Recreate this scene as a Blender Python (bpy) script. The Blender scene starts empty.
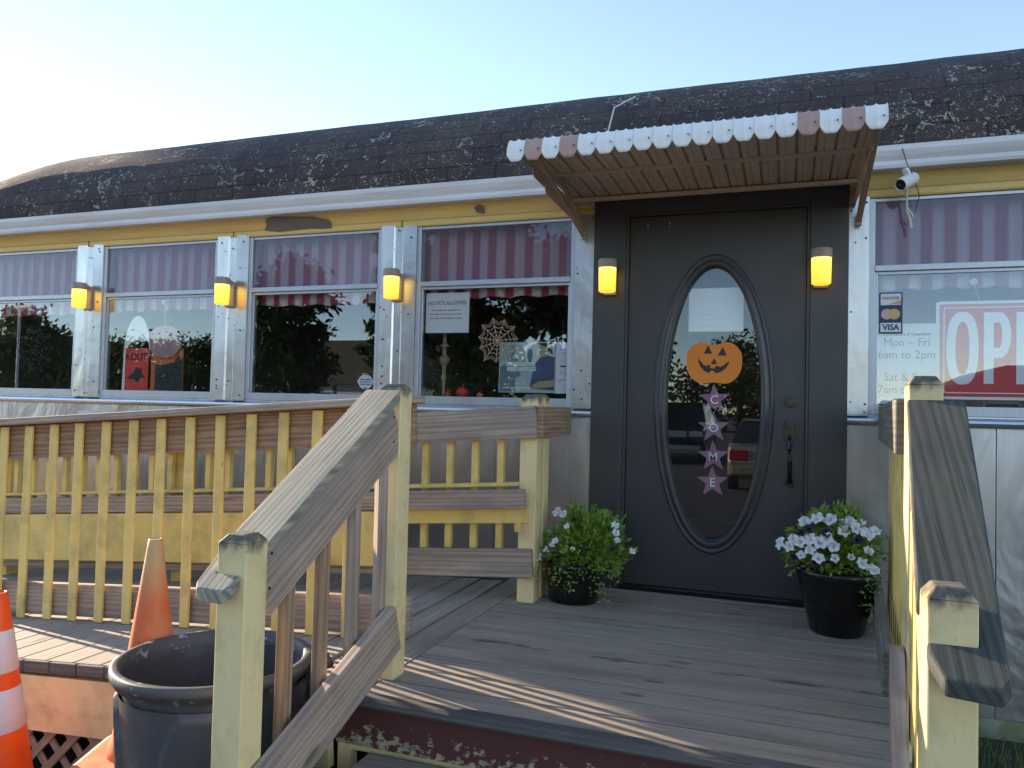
import bpy, bmesh, math, random
from mathutils import Vector, Matrix, Quaternion, noise
random.seed(7)
rnd = random.random
C = bpy.context.scene
COL = C.collection
R = math.radians

# ------------------------------------------------------------------ camera, world, sun, exposure
cam_d = bpy.data.cameras.new('camera')
cam = bpy.data.objects.new('camera', cam_d); COL.objects.link(cam)
yaw, pitch, roll = R(19.737), R(1.7755), R(1.394)
f0 = Vector((-math.sin(yaw), math.cos(yaw), 0)); r0 = Vector((math.cos(yaw), math.sin(yaw), 0)); u0 = Vector((0, 0, 1))
fw = f0*math.cos(pitch) + u0*math.sin(pitch); up = -f0*math.sin(pitch) + u0*math.cos(pitch)
rt = r0*math.cos(roll) + up*math.sin(roll); up2 = -r0*math.sin(roll) + up*math.cos(roll)
M = Matrix((rt, up2, -fw)).transposed().to_4x4(); M.translation = (0.8357, -4.2697, 0.9746)
cam.matrix_world = M
cam_d.sensor_width = 36; cam_d.lens = 769.87/1024*36
cam_d.clip_start = 0.05; cam_d.clip_end = 3000
C.camera = cam

SUN_AZ, SUN_EL = R(15.5), R(17)          # azimuth behind the facade line, measured from -x
sdir = Vector((-math.cos(SUN_AZ)*math.cos(SUN_EL), math.sin(SUN_AZ)*math.cos(SUN_EL), math.sin(SUN_EL)))
W = bpy.data.worlds.new("World"); C.world = W; W.use_nodes = True
wn = W.node_tree.nodes; wl = W.node_tree.links; wn.clear()
sky = wn.new('ShaderNodeTexSky'); sky.sky_type = 'NISHITA'; sky.sun_disc = False
sky.sun_elevation = SUN_EL; sky.sun_rotation = math.atan2(sdir.x, sdir.y) % (2*math.pi)
sky.altitude = 50; sky.air_density = 0.8; sky.dust_density = 0.0; sky.ozone_density = 1.5
bg = wn.new('ShaderNodeBackground'); bg.inputs['Strength'].default_value = 0.15
wo = wn.new('ShaderNodeOutputWorld'); wl.new(sky.outputs[0], bg.inputs[0]); wl.new(bg.outputs[0], wo.inputs[0])
sl = bpy.data.lights.new('sun', 'SUN'); sl.energy = 4.5; sl.angle = R(0.5); sl.color = (1.0, 0.86, 0.68)
so = bpy.data.objects.new('sun', sl); COL.objects.link(so); so.rotation_euler = sdir.to_track_quat('Z', 'Y').to_euler()
so.location = sdir*60
C.view_settings.view_transform = 'Standard'; C.view_settings.look = 'None'
C.view_settings.exposure = 1.65; C.view_settings.gamma = 1.0; C.view_settings.use_curve_mapping = False
C.view_settings.use_white_balance = True; C.view_settings.white_balance_temperature = 7300; C.view_settings.white_balance_tint = 14
C.cycles.max_bounces = 8; C.cycles.transparent_max_bounces = 24; C.cycles.use_denoising = True

# ------------------------------------------------------------------ node helpers
class G:
    def __init__(s, name):
        s.m = bpy.data.materials.new(name); s.m.use_nodes = True
        s.t = s.m.node_tree; s.n = s.t.nodes; s.n.clear()
        s.out = s.n.new('ShaderNodeOutputMaterial')
    def node(s, typ, ins=None, **kw):
        x = s.n.new(typ)
        for k, v in kw.items(): setattr(x, k, v)
        if ins:
            for k, v in ins.items(): s.set(x, k, v)
        return x
    def set(s, x, k, v):
        i = x.inputs[k]
        if isinstance(v, bpy.types.NodeSocket): s.t.links.new(v, i)
        elif isinstance(v, bpy.types.Node): s.t.links.new(v.outputs[0], i)
        else:
            if i.type == 'RGBA' and len(v) == 3: v = (*v, 1)
            i.default_value = v
    def uv(s, scale=(1, 1, 1)):
        u = s.node('ShaderNodeUVMap'); u.uv_map = 'UVMap'
        return s.node('ShaderNodeMapping', {'Vector': u.outputs[0], 'Scale': scale})
    def obj(s, scale=(1, 1, 1)):
        t = s.node('ShaderNodeTexCoord')
        return s.node('ShaderNodeMapping', {'Vector': t.outputs['Object'], 'Scale': scale})
    def noise(s, vec, scale=5, detail=4, rough=.55, dist=0):
        return s.node('ShaderNodeTexNoise', {'Vector': vec, 'Scale': scale, 'Detail': detail, 'Roughness': rough, 'Distortion': dist}).outputs[0]
    def voro(s, vec, scale=5, rand=1.0, out='Distance'):
        return s.node('ShaderNodeTexVoronoi', {'Vector': vec, 'Scale': scale, 'Randomness': rand}).outputs[out]
    def ramp(s, fac, stops, interp='LINEAR'):
        r = s.node('ShaderNodeValToRGB', {'Fac': fac}); cr = r.color_ramp; cr.interpolation = interp
        while len(cr.elements) < len(stops): cr.elements.new(.5)
        for e, (p, c) in zip(cr.elements, stops):
            e.position = p; e.color = (*c, 1) if not isinstance(c, (int, float)) else (c, c, c, 1)
        return r.outputs[0]
    def mix(s, fac, a, b, mode='MIX'):
        x = s.node('ShaderNodeMix', data_type='RGBA', blend_type=mode)
        s.set(x, 0, fac); s.set(x, 6, a); s.set(x, 7, b); return x.outputs[2]
    def math(s, op, a, b=0.0, c=0.0):
        x = s.node('ShaderNodeMath', operation=op); s.set(x, 0, a); s.set(x, 1, b); s.set(x, 2, c); return x.outputs[0]
    def bump(s, h, strength=.3, dist=.01):
        return s.node('ShaderNodeBump', {'Height': h, 'Strength': strength, 'Distance': dist}).outputs[0]
    def pbr(s, **kw):
        b = s.node('ShaderNodeBsdfPrincipled')
        for k, v in kw.items(): s.set(b, k.replace('_', ' '), v)
        s.t.links.new(b.outputs[0], s.out.inputs[0]); return b
    def end(s, sh):
        s.set(s.out, 0, sh); return s.m

def plain(name, col, rough=.6, metal=0.0, var=.25, scale=8, bump=0.0):
    g = G(name); v = g.obj()
    n = g.noise(v, scale, 5)
    c = g.mix(g.math('MULTIPLY', n, var*1.6), col, tuple(x*.45 for x in col))
    k = dict(Base_Color=c, Roughness=g.math('ADD', g.math('MULTIPLY', n, .25), rough-.12), Metallic=metal)
    if bump: k['Normal'] = g.bump(g.noise(v, scale*6, 3), bump, .003)
    g.pbr(**k); return g.m

def wood(name, light, dark, stain=None, rough=.8, contrast=1.0, moss=None, spots=False):
    g = G(name); v = g.uv()
    warp = g.noise(g.uv((1.3, 5, 1)), 1.0, 3)
    rings = g.node('ShaderNodeTexWave', {'Vector': g.uv((.35, 9, 1)), 'Scale': 1.5, 'Distortion': 11.0, 'Detail': 3.0, 'Detail Scale': .8}, wave_type='BANDS', bands_direction='Y').outputs[1]
    fine = g.noise(g.uv((1.6, 210, 1)), 1.0, 5, .65, .4)
    f = g.math('ADD', g.math('MULTIPLY', rings, .17), g.math('ADD', g.math('MULTIPLY', fine, .42), g.math('MULTIPLY', g.noise(g.uv((2.6, 11, 1)), 1.0, 6, .62, 1.6), .40)))
    col = g.ramp(f, [(.33, dark), (.66, light)])
    blot = g.noise(g.uv((1.1, 4, 1)), 1.7, 5, .6)
    tone = g.ramp(blot, [(.3, tuple(x*.72 for x in (1, 1, 1))), (.7, (1.1, 1.08, 1.04))])
    col = g.mix(.8, col, tone, 'MULTIPLY')
    cracks = g.ramp(g.noise(g.uv((2.2, 75, 1)), 1.0, 3, .5, .3), [(.66, 0.0), (.71, 1.0)])
    col = g.mix(g.math('MULTIPLY', cracks, .55), col, tuple(x*.25 for x in dark))
    if stain: col = g.mix(g.ramp(g.noise(g.uv((.8, 7, 1)), 1.3, 4), [(.5, 0.0), (.68, .8)]), col, stain)
    if moss: col = g.mix(g.ramp(g.noise(g.obj(), 7, 6, .7), [(.52, 0.0), (.7, .75)]), col, moss)
    if spots:
        tc = g.node('ShaderNodeTexCoord'); sp = g.node('ShaderNodeSeparateXYZ', {'Vector': tc.outputs['Object']})
        band = g.math('SUBTRACT', 1.0, g.math('MULTIPLY', g.math('ABSOLUTE', g.math('ADD', sp.outputs[1], .25)), 11.0))
        m = g.ramp(g.math('MULTIPLY', band, g.noise(g.obj((1, 2.2, 1)), 6.5, 3)), [(.40, 0.0), (.56, .72)])
        col = g.mix(m, col, (.03, .026, .022))
    knots = g.ramp(g.voro(g.uv((1.7, 6, 1)), 1.0), [(.05, .8), (.10, 0.0)])
    col = g.mix(knots, col, tuple(x*.4 for x in dark))
    g.pbr(Base_Color=col, Roughness=rough, Normal=g.bump(g.math('SUBTRACT', g.math('MULTIPLY', fine, .6), cracks), .28, .002)); return g.m

def paint(name, col, under=(.22, .19, .15), chips=.70, dirt=(.16, .13, .07), rough=.55, dirt_amt=.55):
    g = G(name); v = g.obj()
    grain = g.noise(g.uv((2, 70, 1)), 1.0, 4)
    c = g.mix(g.math('MULTIPLY', grain, .35), col, tuple(x*.72 for x in col))
    d = g.ramp(g.noise(v, 5.5, 6, .62), [(.46, 0.0), (.75, dirt_amt)])
    c = g.mix(d, c, dirt)
    sp = g.ramp(g.noise(g.uv((9, 40, 1)), 1.2, 5, .6), [(chips, 0.0), (chips+.015, 1.0)])
    c = g.mix(sp, c, under)
    g.pbr(Base_Color=c, Roughness=rough, Normal=g.bump(g.math('SUBTRACT', g.math('MULTIPLY', grain, .5), sp), .35, .002)); return g.m

YEL = (.84, .60, .185)
M_ = {}
M_['yellow'] = paint('yellow_paint', YEL)
M_['post_yellow'] = paint('post_paint', (.84, .655, .33), chips=.69, dirt_amt=.55)
M_['wood_grey'] = wood('weathered_grey_wood', (.50, .385, .30), (.25, .18, .135), stain=(.215, .18, .165))
M_['wood_old'] = wood('old_grey_wood', (.25, .225, .185), (.11, .098, .08), stain=(.10, .095, .08))
M_['wood_brown'] = wood('weathered_brown_wood', (.47, .31, .19), (.215, .12, .062))
M_['wood_cap'] = wood('mossy_cap_wood', (.46, .42, .32), (.16, .155, .12), stain=(.14, .18, .15))
M_['wood_dark'] = wood('dark_weathered_wood', (.085, .092, .080), (.024, .029, .025), moss=(.05, .075, .022))
M_['deck'] = wood('grey_deck_board', (.39, .325, .26), (.255, .21, .165), stain=(.18, .15, .12), rough=.85, spots=True)
M_['deck_pale'] = wood('pale_ramp_board', (.42, .38, .32), (.25, .215, .18), rough=.85)
M_['nosing'] = wood('dark_nosing_board', (.14, .135, .13), (.07, .068, .066), rough=.8)
M_['lattice'] = wood('lattice_wood', (.36, .32, .22), (.2, .17, .12))
# peeling red riser
g = G('peeling_red_paint'); v = g.obj((1, 1, 1))
pn = g.noise(g.obj((1, 1, 1.4)), 30, 8, .66)
t = g.node('ShaderNodeTexCoord'); sx = g.node('ShaderNodeSeparateXYZ', {'Vector': t.outputs['Object']})
low = g.node('ShaderNodeMapRange', {'Value': sx.outputs[2], 'From Min': .515, 'From Max': .40, 'To Min': -.10, 'To Max': .13}).outputs[0]
pf = g.ramp(g.math('ADD', pn, low), [(.60, 0.0), (.612, 1.0)])
c = g.mix(g.math('MULTIPLY', g.noise(v, 4, 5), .5), (.115, .032, .028), (.06, .025, .025))
c = g.mix(pf, c, g.ramp(g.noise(v, 22, 4), [(.42, (.42, .37, .2)), (.6, (.24, .22, .19))]))
g.pbr(Base_Color=c, Roughness=.7, Normal=g.bump(g.math('SUBTRACT', 0.0, pf), .6, .003)); M_['red'] = g.m

# stainless steel
def steel(name, base=(.74, .74, .73), rough=.3, dent=.5, streak=True, dscale=5, spots=False, hz=.7, dist=.03):
    g = G(name); v = g.obj()
    br = g.noise(g.obj((60, 60, 1.2)), 1.0, 3)
    blot = g.noise(g.obj((1.6, 1.6, 1.0)), 2.4, 6, .62, .6)
    c = g.ramp(blot, [(.3, tuple(x*.88 for x in base)), (.68, base)])
    c = g.mix(.4, c, g.ramp(br, [(.3, .8), (.7, 1.0)]), 'MULTIPLY')
    if spots:
        c = g.mix(g.ramp(g.voro(g.obj((1, 1, 1)), 16), [(.085, 1.0), (.11, 0.0)]), c, (.08, .06, .045))
    h = g.noise(g.obj((1, 1, hz)), dscale, 4, .5, .5)
    ro = g.math('ADD', g.math('MULTIPLY', blot, .25), rough-.1)
    g.pbr(Base_Color=c, Metallic=.92, Roughness=ro, Normal=g.bump(h, dent, dist)); return g.m
M_['steel'] = steel('dented_stainless', (.60, .60, .59), rough=.3, dent=.18, spots=True)
M_['panel'] = steel('dull_panel_steel', (.54, .53, .52), rough=.36, dent=.6, dscale=2.4, hz=.45, dist=.07)
M_['alu'] = steel('window_aluminium', (.50, .52, .55), rough=.42, dent=.05)
M_['chrome'] = steel('trim_steel', (.72, .75, .78), rough=.25, dent=.08)

# fascia / gutter
g = G('fascia_yellow'); v = g.obj()
c = g.mix(g.ramp(g.noise(g.obj((.5, 1, 5)), 4, 5), [(.4, 0.0), (.8, .45)]), (.74, .52, .19), (.46, .31, .12))
g.pbr(Base_Color=c, Roughness=.5); M_['fascia'] = g.m
M_['fascia_peel'] = plain('bare_patch', (.17, .145, .13), .8)
g = G('gutter_paint'); c = g.mix(g.ramp(g.noise(g.obj((.7, 3, 9)), 3, 6), [(.42, 0.0), (.8, .5)]), (.66, .65, .66), (.40, .37, .33))
g.pbr(Base_Color=c, Roughness=.4); M_['gutter'] = g.m
# black door paint
g = G('black_paint'); v = g.obj()
sc = g.ramp(g.noise(g.obj((14, 14, 22)), 1.6, 6, .7), [(.735, 0.0), (.745, .8)])
c = g.mix(g.noise(v, 3, 5), (.030, .030, .032), (.052, .050, .051))
c = g.mix(sc, c, (.33, .33, .33))
g.pbr(Base_Color=c, Roughness=g.math('ADD', g.math('MULTIPLY', g.noise(v, 5, 4), .2), .3), Normal=g.bump(g.noise(g.obj((30, 30, 2)), 2, 3), .08, .003)); M_['black'] = g.m
M_['black_metal'] = plain('black_hardware', (.007, .007, .007), .2, 0.0)
M_['interior'] = plain('interior_paint', (.085, .07, .06), .7)
M_['booth'] = plain('booth_vinyl', (.16, .03, .03), .45)
g = G('mossy_concrete'); n_ = g.noise(g.obj(), 7, 6, .65)
c = g.mix(g.ramp(n_, [(.42, 0.0), (.62, .8)]), (.34, .32, .26), (.14, .19, .06))
g.pbr(Base_Color=c, Roughness=.95, Normal=g.bump(n_, .5, .01)); M_['foundation'] = g.m
# shingle roof with lichen
g = G('lichen_shingles'); v = g.uv()
br = g.node('ShaderNodeTexBrick', {'Vector': v, 'Scale': 1.0, 'Mortar Size': .005, 'Mortar Smooth': .4, 'Brick Width': .31, 'Row Height': .115, 'Color1': (.052, .036, .033), 'Color2': (.032, .025, .026), 'Mortar': (.014, .011, .012), 'Bias': 0.0})
gr = g.noise(v, 160, 3, .7)
c = g.mix(.8, br.outputs[0], g.ramp(gr, [(.3, .5), (.75, 1.7)]), 'MULTIPLY')
c = g.mix(.75, c, g.ramp(g.noise(g.uv((1, .3, 1)), 2.2, 5, .6), [(.3, .6), (.7, 1.7)]), 'MULTIPLY')
warpv = g.node('ShaderNodeVectorMath', {0: v.outputs[0], 1: g.node('ShaderNodeTexNoise', {'Vector': v, 'Scale': 14.0, 'Detail': 4.0}).outputs[1]}, operation='MULTIPLY_ADD')
g.set(warpv, 0, g.node('ShaderNodeTexNoise', {'Vector': v, 'Scale': 18.0, 'Detail': 5.0}).outputs[1]); g.set(warpv, 1, (.035, .035, 0)); g.set(warpv, 2, v)
area = g.noise(v, 1.15, 4, .6)
def spots(scale, rad, seed):
    vv = g.node('ShaderNodeVectorMath', operation='ADD'); g.set(vv, 0, warpv); g.set(vv, 1, (seed, seed*1.7, 0))
    vo = g.node('ShaderNodeTexVoronoi', {'Vector': vv, 'Scale': scale}, voronoi_dimensions='2D')
    sep = g.node('ShaderNodeSeparateColor', {'Color': vo.outputs['Color']})
    r_ = g.math('MULTIPLY', g.math('POWER', sep.outputs[0], 4.0), g.math('MULTIPLY', area, rad))
    return g.math('LESS_THAN', vo.outputs['Distance'], r_)
l1 = spots(4.6, .48, 3.1); l2 = spots(10, .58, 9.2); l3 = spots(22, .44, 17.0)
lm = g.math('MAXIMUM', l1, g.math('MAXIMUM', l2, l3))
lm = g.math('MULTIPLY', lm, g.ramp(g.noise(v, 60, 4, .7), [(.36, .15), (.5, .95)]))
lc = g.ramp(g.noise(v, 9, 4), [(.35, (.30, .31, .25)), (.65, (.42, .39, .31))])
c = g.mix(lm, c, lc)
hh = g.math('ADD', g.math('MULTIPLY', br.outputs['Fac'], -1.0), g.math('ADD', g.math('MULTIPLY', gr, .4), g.math('MULTIPLY', lm, .3)))
g.pbr(Base_Color=c, Roughness=.9, Normal=g.bump(hh, .6, .008)); M_['roof'] = g.m

# window glass: reflection rises towards grazing angles, two faces per pane
def glass(name, refl=.10, tint=(.86, .88, .88), film=0.0, filmcol=(.2, .18, .22), wob=.02):
    g = G(name)
    lw = g.node('ShaderNodeLayerWeight', {'Blend': .5}).outputs['Facing']
    f = g.math('ADD', refl, g.math('MULTIPLY', g.math('POWER', lw, 4.0), 1-refl))
    tr = g.node('ShaderNodeBsdfTransparent', {'Color': tint})
    nrm = g.bump(g.noise(g.obj((1, 1, 1)), 2.5, 2), wob, .02)
    gl = g.node('ShaderNodeBsdfGlossy', {'Color': (.84, .93, 1.0), 'Roughness': .006})
    base = tr
    if film:
        df = g.node('ShaderNodeBsdfDiffuse', {'Color': filmcol})
        base = g.node('ShaderNodeMixShader', {0: film, 1: tr, 2: df})
    mx = g.node('ShaderNodeMixShader', {0: f, 1: base, 2: gl})
    return g.end(mx)
M_['glass'] = glass('reflective_pane', .085, (.95, .96, .96))
M_['glass_film'] = glass('dusty_upper_pane', .03, (.90, .88, .92), .17, (.36, .30, .34))
M_['glass_door'] = glass('door_glass', .055, (.95, .96, .96))
# striped curtain
g = G('striped_curtain'); sx = g.node('ShaderNodeSeparateXYZ', {'Vector': g.uv()})
st = g.node('ShaderNodeMapRange', {'Value': g.math('SINE', g.math('MULTIPLY', sx.outputs[0], 2*math.pi/.112)), 'From Min': -.45, 'From Max': .4}).outputs[0]
c = g.mix(st, (.80, .73, .74), (.50, .10, .18))
df = g.node('ShaderNodeBsdfDiffuse', {'Color': c}); tl = g.node('ShaderNodeBsdfTranslucent', {'Color': c})
M_['curtain'] = g.end(g.node('ShaderNodeMixShader', {0: .3, 1: df, 2: tl}))
# lamps
g = G('amber_lamp_shade'); t = g.node('ShaderNodeTexCoord'); sx = g.node('ShaderNodeSeparateXYZ', {'Vector': t.outputs['Object']})
zz = g.node('ShaderNodeMapRange', {'Value': sx.outputs[2], 'From Min': -.06, 'From Max': .075}).outputs[0]
ec = g.ramp(zz, [(0.0, (1, .52, .035)), (.55, (1, .62, .06)), (1.0, (1, .70, .26))])
es = g.ramp(zz, [(0.0, .75), (.45, 1.0), (1.0, .7)])
g.pbr(Base_Color=(.7, .45, .15), Roughness=.4, Emission_Color=ec, Emission_Strength=g.math('MULTIPLY', es, .62)); M_['lamp'] = g.m
M_['lamp_tan'] = plain('lamp_tan_metal', (.33, .26, .20), .5)
# plastics, signs, plants
M_['white'] = plain('white_paint', (.72, .72, .72), .45, var=.2)
M_['white_metal'] = plain('white_awning_enamel', (.84, .83, .80), .4, var=.08, scale=6)
M_['pink_metal'] = plain('faded_pink_enamel', (.53, .33, .28), .5, var=.3, scale=14)
M_['tan_metal'] = plain('tan_awning_metal', (.64, .53, .43), .55, var=.35, scale=7)
M_['strut'] = plain('strut_metal', (.44, .33, .23), .5, var=.5, scale=20)
g = G('scuffed_black_plastic'); v = g.obj()
sc = g.ramp(g.noise(v, 9, 8, .72), [(.52, 0.0), (.72, .6)])
c = g.mix(sc, (.062, .065, .072), (.19, .195, .21))
g.pbr(Base_Color=c, Roughness=.42, Normal=g.bump(g.noise(v, 40, 4), .12, .004)); M_['bin'] = g.m
g = G('chipped_bin_rim'); v = g.obj()
c = g.mix(g.ramp(g.noise(g.obj((1, 1, 1.3)), 13, 7, .62), [(.575, 0.0), (.60, 1.0)]), (.062, .065, .072), (.27, .28, .31))
g.pbr(Base_Color=c, Roughness=.5); M_['bin_rim'] = g.m
M_['bin_chip'] = plain('pale_scuff', (.30, .31, .34), .7)
M_['pot'] = plain('black_pot_glaze', (.010, .009, .008), .28, var=.6, scale=9)
M_['soil'] = plain('potting_soil', (.03, .02, .015), .95)
g = G('bright_cone'); g.pbr(Base_Color=g.mix(g.ramp(g.noise(g.obj(), 8, 6), [(.5, 0.0), (.8, .5)]), (.85, .10, .012), (.4, .06, .02)), Roughness=.4); M_['cone'] = g.m
g = G('faded_cone'); t = g.node('ShaderNodeTexCoord'); sp = g.node('ShaderNodeSeparateXYZ', {'Vector': t.outputs['Object']})
c = g.mix(g.ramp(g.noise(g.obj((1, 1, .5)), 6, 6, .65), [(.4, 0.0), (.66, .8)]), (.72, .15, .045), (.66, .33, .17))
tf = g.math('ADD', g.node('ShaderNodeMapRange', {'Value': sp.outputs[2], 'From Min': .50, 'From Max': .74}).outputs[0], g.math('MULTIPLY', g.math('SUBTRACT', g.noise(g.obj((1, 1, .4)), 12, 5, .6), .5), .8))
c = g.mix(g.ramp(tf, [(.25, 0.0), (.75, .9)]), c, (.60, .40, .18))
c = g.mix(g.ramp(g.noise(g.obj((1, 1, .6)), 28, 4), [(.66, 0.0), (.69, .7)]), c, (.16, .08, .04))
g.pbr(Base_Color=c, Roughness=.65); M_['cone_faded'] = g.m
M_['cone_old'] = plain('old_orange_cone', (.50, .075, .025), .6, var=.5, scale=6)
M_['cone_tip'] = plain('sun_bleached_tip', (.56, .44, .25), .75, var=.5, scale=25)
M_['reflective'] = plain('white_reflective_band', (.72, .71, .73), .4)
def leafmat(name, a, b, trans=.3):
    g = G(name); oi = g.noise(g.obj(), 26, 2); c = g.ramp(oi, [(.35, a), (.65, b)])
    df = g.node('ShaderNodeBsdfPrincipled', {'Base Color': c, 'Roughness': .55}); tl = g.node('ShaderNodeBsdfTranslucent', {'Color': c})
    return g.end(g.node('ShaderNodeMixShader', {0: trans, 1: df, 2: tl}))
M_['leaf'] = leafmat('petunia_leaf', (.14, .26, .03), (.28, .42, .07))
M_['petal'] = leafmat('white_petal', (.78, .80, .80), (.86, .86, .84), .25)
M_['petal_dark'] = leafmat('dark_petal', (.02, .008, .022), (.03, .01, .03), .1)
M_['tree_leaf'] = leafmat('tree_leaf', (.025, .05, .012), (.05, .085, .02), .2)
M_['tree_leaf_light'] = leafmat('light_tree_leaf', (.06, .10, .025), (.12, .15, .04), .2)
M_['bark'] = plain('bark', (.09, .07, .05), .9, bump=.6)
M_['paper'] = plain('paper', (.72, .74, .76), .7, var=.08)
M_['paper_off'] = plain('off_white_paper', (.66, .68, .68), .7, var=.12)
M_['ink'] = plain('grey_ink', (.16, .16, .18), .7)
M_['ink_soft'] = plain('faded_ink', (.36, .34, .36), .7)
M_['ink_dark'] = plain('black_ink', (.02, .02, .02), .6)
M_['sign_red'] = plain('sign_red', (.72, .045, .05), .45, var=.15, scale=5)
M_['sign_white'] = plain('sign_white', (.86, .87, .85), .45, var=.08)
M_['navy'] = plain('navy_print', (.02, .035, .12), .5)
M_['orange'] = plain('orange_card', (.78, .22, .02), .6, var=.15)
M_['dim_orange'] = plain('dull_orange_card', (.75, .20, .05), .7)
M_['dim_red'] = plain('red_card', (.85, .06, .05), .6)
M_['purple'] = plain('mauve_star_paper', (.42, .19, .28), .6)
M_['pinkish'] = plain('pink_plastic', (.45, .26, .26), .5)
M_['tan_web'] = plain('tan_web_cord', (.72, .50, .34), .7)
M_['black_web'] = plain('black_web_cord', (.02, .02, .02), .6)
M_['cord'] = plain('white_cord', (.62, .58, .52), .6)
M_['yel_disc'] = plain('yellow_disc', (.72, .42, .18), .5)
M_['rose_disc'] = plain('rose_disc', (.66, .42, .38), .5)
M_['denim'] = plain('denim_print', (.09, .13, .22), .6, var=.6, scale=30)
M_['mint'] = plain('mint_print', (.42, .52, .47), .6, var=.3, scale=10)
M_['skin_print'] = plain('tan_print', (.46, .32, .2), .6)
M_['teal'] = plain('teal_print', (.14, .24, .27), .6, var=.5, scale=20)
M_['asphalt'] = plain('asphalt', (.055, .055, .055), .9, var=.6, scale=3, bump=.6)
M_['earth'] = plain('earth', (.06, .055, .03), .95, var=.6)
M_['grass'] = leafmat('grass_blade', (.10, .17, .04), (.20, .28, .08))
M_['beige'] = plain('beige_siding', (.55, .45, .28), .7)
M_['far_roof'] = plain('far_roof', (.09, .08, .075), .85)
M_['dark_glass'] = plain('dark_glass', (.015, .017, .02), .06, var=.1)
M_['car_black'] = plain('black_car_paint', (.012, .013, .015), .12, var=.1)
M_['car_beige'] = plain('beige_car_paint', (.36, .29, .23), .25, .5, var=.1)
M_['tyre'] = plain('tyre_rubber', (.018, .018, .018), .85)
M_['tail'] = plain('red_tail_lens', (.35, .01, .012), .15)
M_['head'] = plain('clear_headlight', (.7, .7, .68), .12)

# ------------------------------------------------------------------ object helpers
def T(name, label, cat, loc, group=None):
    o = bpy.data.objects.new(name, None); COL.objects.link(o); o.location = loc
    o.empty_display_size = .05; o['label'] = label; o['category'] = cat
    if group: o['group'] = group
    return o
def wloc(o):
    v = Vector((0, 0, 0))
    while o: v += o.location; o = o.parent
    return v
def build(name, bm, mat, parent=None, loc=None, bevel=0, smooth=False, label=None):
    """bm holds world coordinates; the mesh is re-based on its own object's origin"""
    me = bpy.data.meshes.new(name)
    base = Vector(loc) if loc is not None else (wloc(parent) if parent else Vector((0, 0, 0)))
    bmesh.ops.translate(bm, vec=-base, verts=bm.verts)
    bm.to_mesh(me); bm.free()
    for m in (mat if isinstance(mat, (list, tuple)) else [mat]): me.materials.append(m)
    if smooth:
        for p in me.polygons: p.use_smooth = True
    o = bpy.data.objects.new(name, me); COL.objects.link(o)
    if parent:
        o.parent = parent; o.location = base - wloc(parent)
    else: o.location = base
    if bevel:
        b = o.modifiers.new('bevel', 'BEVEL'); b.width = bevel; b.segments = 2; b.limit_method = 'ANGLE'; b.angle_limit = R(40)
    if label: o['label'] = label
    return o
def solo(name, bm, mat, label, cat, loc, group=None, **kw):
    o = build(name, bm, mat, None, loc, **kw); o['label'] = label; o['category'] = cat
    if group: o['group'] = group
    return o
def struct(name, bm, mat, kind='structure', **kw):
    o = build(name, bm, mat, **kw); o['kind'] = kind; return o
def dup(root, loc, label, group=None):
    r = root.copy(); COL.objects.link(r); r.location = loc; r['label'] = label
    if group: r['group'] = group
    for ch in list(root.children):
        c = ch.copy(); COL.objects.link(c); c.parent = r
        for gg in ch.children:
            d = gg.copy(); COL.objects.link(d); d.parent = c
    return r
def new(): 
    b = bmesh.new(); b.loops.layers.uv.new('UVMap'); return b
def uvset(bm, faces, fn):
    l = bm.loops.layers.uv.active
    for f in faces:
        for lp in f.loops: lp[l].uv = fn(lp.vert.co, f)
def bar(bm, p0, p1, w, h, side=None, rough=0.0):
    """box from p0 to p1 (centre line); w along the side axis, h along the third axis; UV runs along the length"""
    p0, p1 = Vector(p0), Vector(p1); d = p1-p0; L = d.length; d.normalize()
    if side is None:
        side = Vector((0, 0, 1)).cross(d)
        if side.length < .01: side = Vector((1, 0, 0))
    s = Vector(side); s = (s - d*s.dot(d)).normalized(); t = d.cross(s)
    vs = []
    for a in (0, L):
        for b, c in ((-1, -1), (1, -1), (1, 1), (-1, 1)):
            j = Vector((rnd()-.5, rnd()-.5, rnd()-.5))*rough
            vs.append(bm.verts.new(p0 + d*a + s*(b*w/2) + t*(c*h/2) + j))
    idx = ((0, 3, 2, 1), (4, 5, 6, 7), (0, 1, 5, 4), (1, 2, 6, 5), (2, 3, 7, 6), (3, 0, 4, 7))
    fs = [bm.faces.new([vs[i] for i in q]) for q in idx]
    bmesh.ops.recalc_face_normals(bm, faces=fs)
    ou, ov = rnd()*20, rnd()*20
    def fn(co, f):
        q = co-p0; a, b, c = q.dot(d), q.dot(s), q.dot(t); n = f.normal
        if abs(n.dot(d)) > .7: return (b*.3+ou, c+ov)
        if abs(n.dot(s)) > .7: return (a+ou, c+ov)
        return (a+ou, b+ov+.37)
    uvset(bm, fs, fn); return fs
def box(bm, x0, x1, y0, y1, z0, z1, axis=None):
    d = (x1-x0, y1-y0, z1-z0); a = axis if axis is not None else max(range(3), key=lambda i: d[i])
    c = Vector(((x0+x1)/2, (y0+y1)/2, (z0+z1)/2)); e = Vector((0, 0, 0)); e[a] = d[a]/2
    sd = Vector((0, 0, 0)); o = (1 if a != 1 else 0); sd[o] = 1
    third = 3-a-o
    return bar(bm, c-e, c+e, d[o], d[third], sd)
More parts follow.
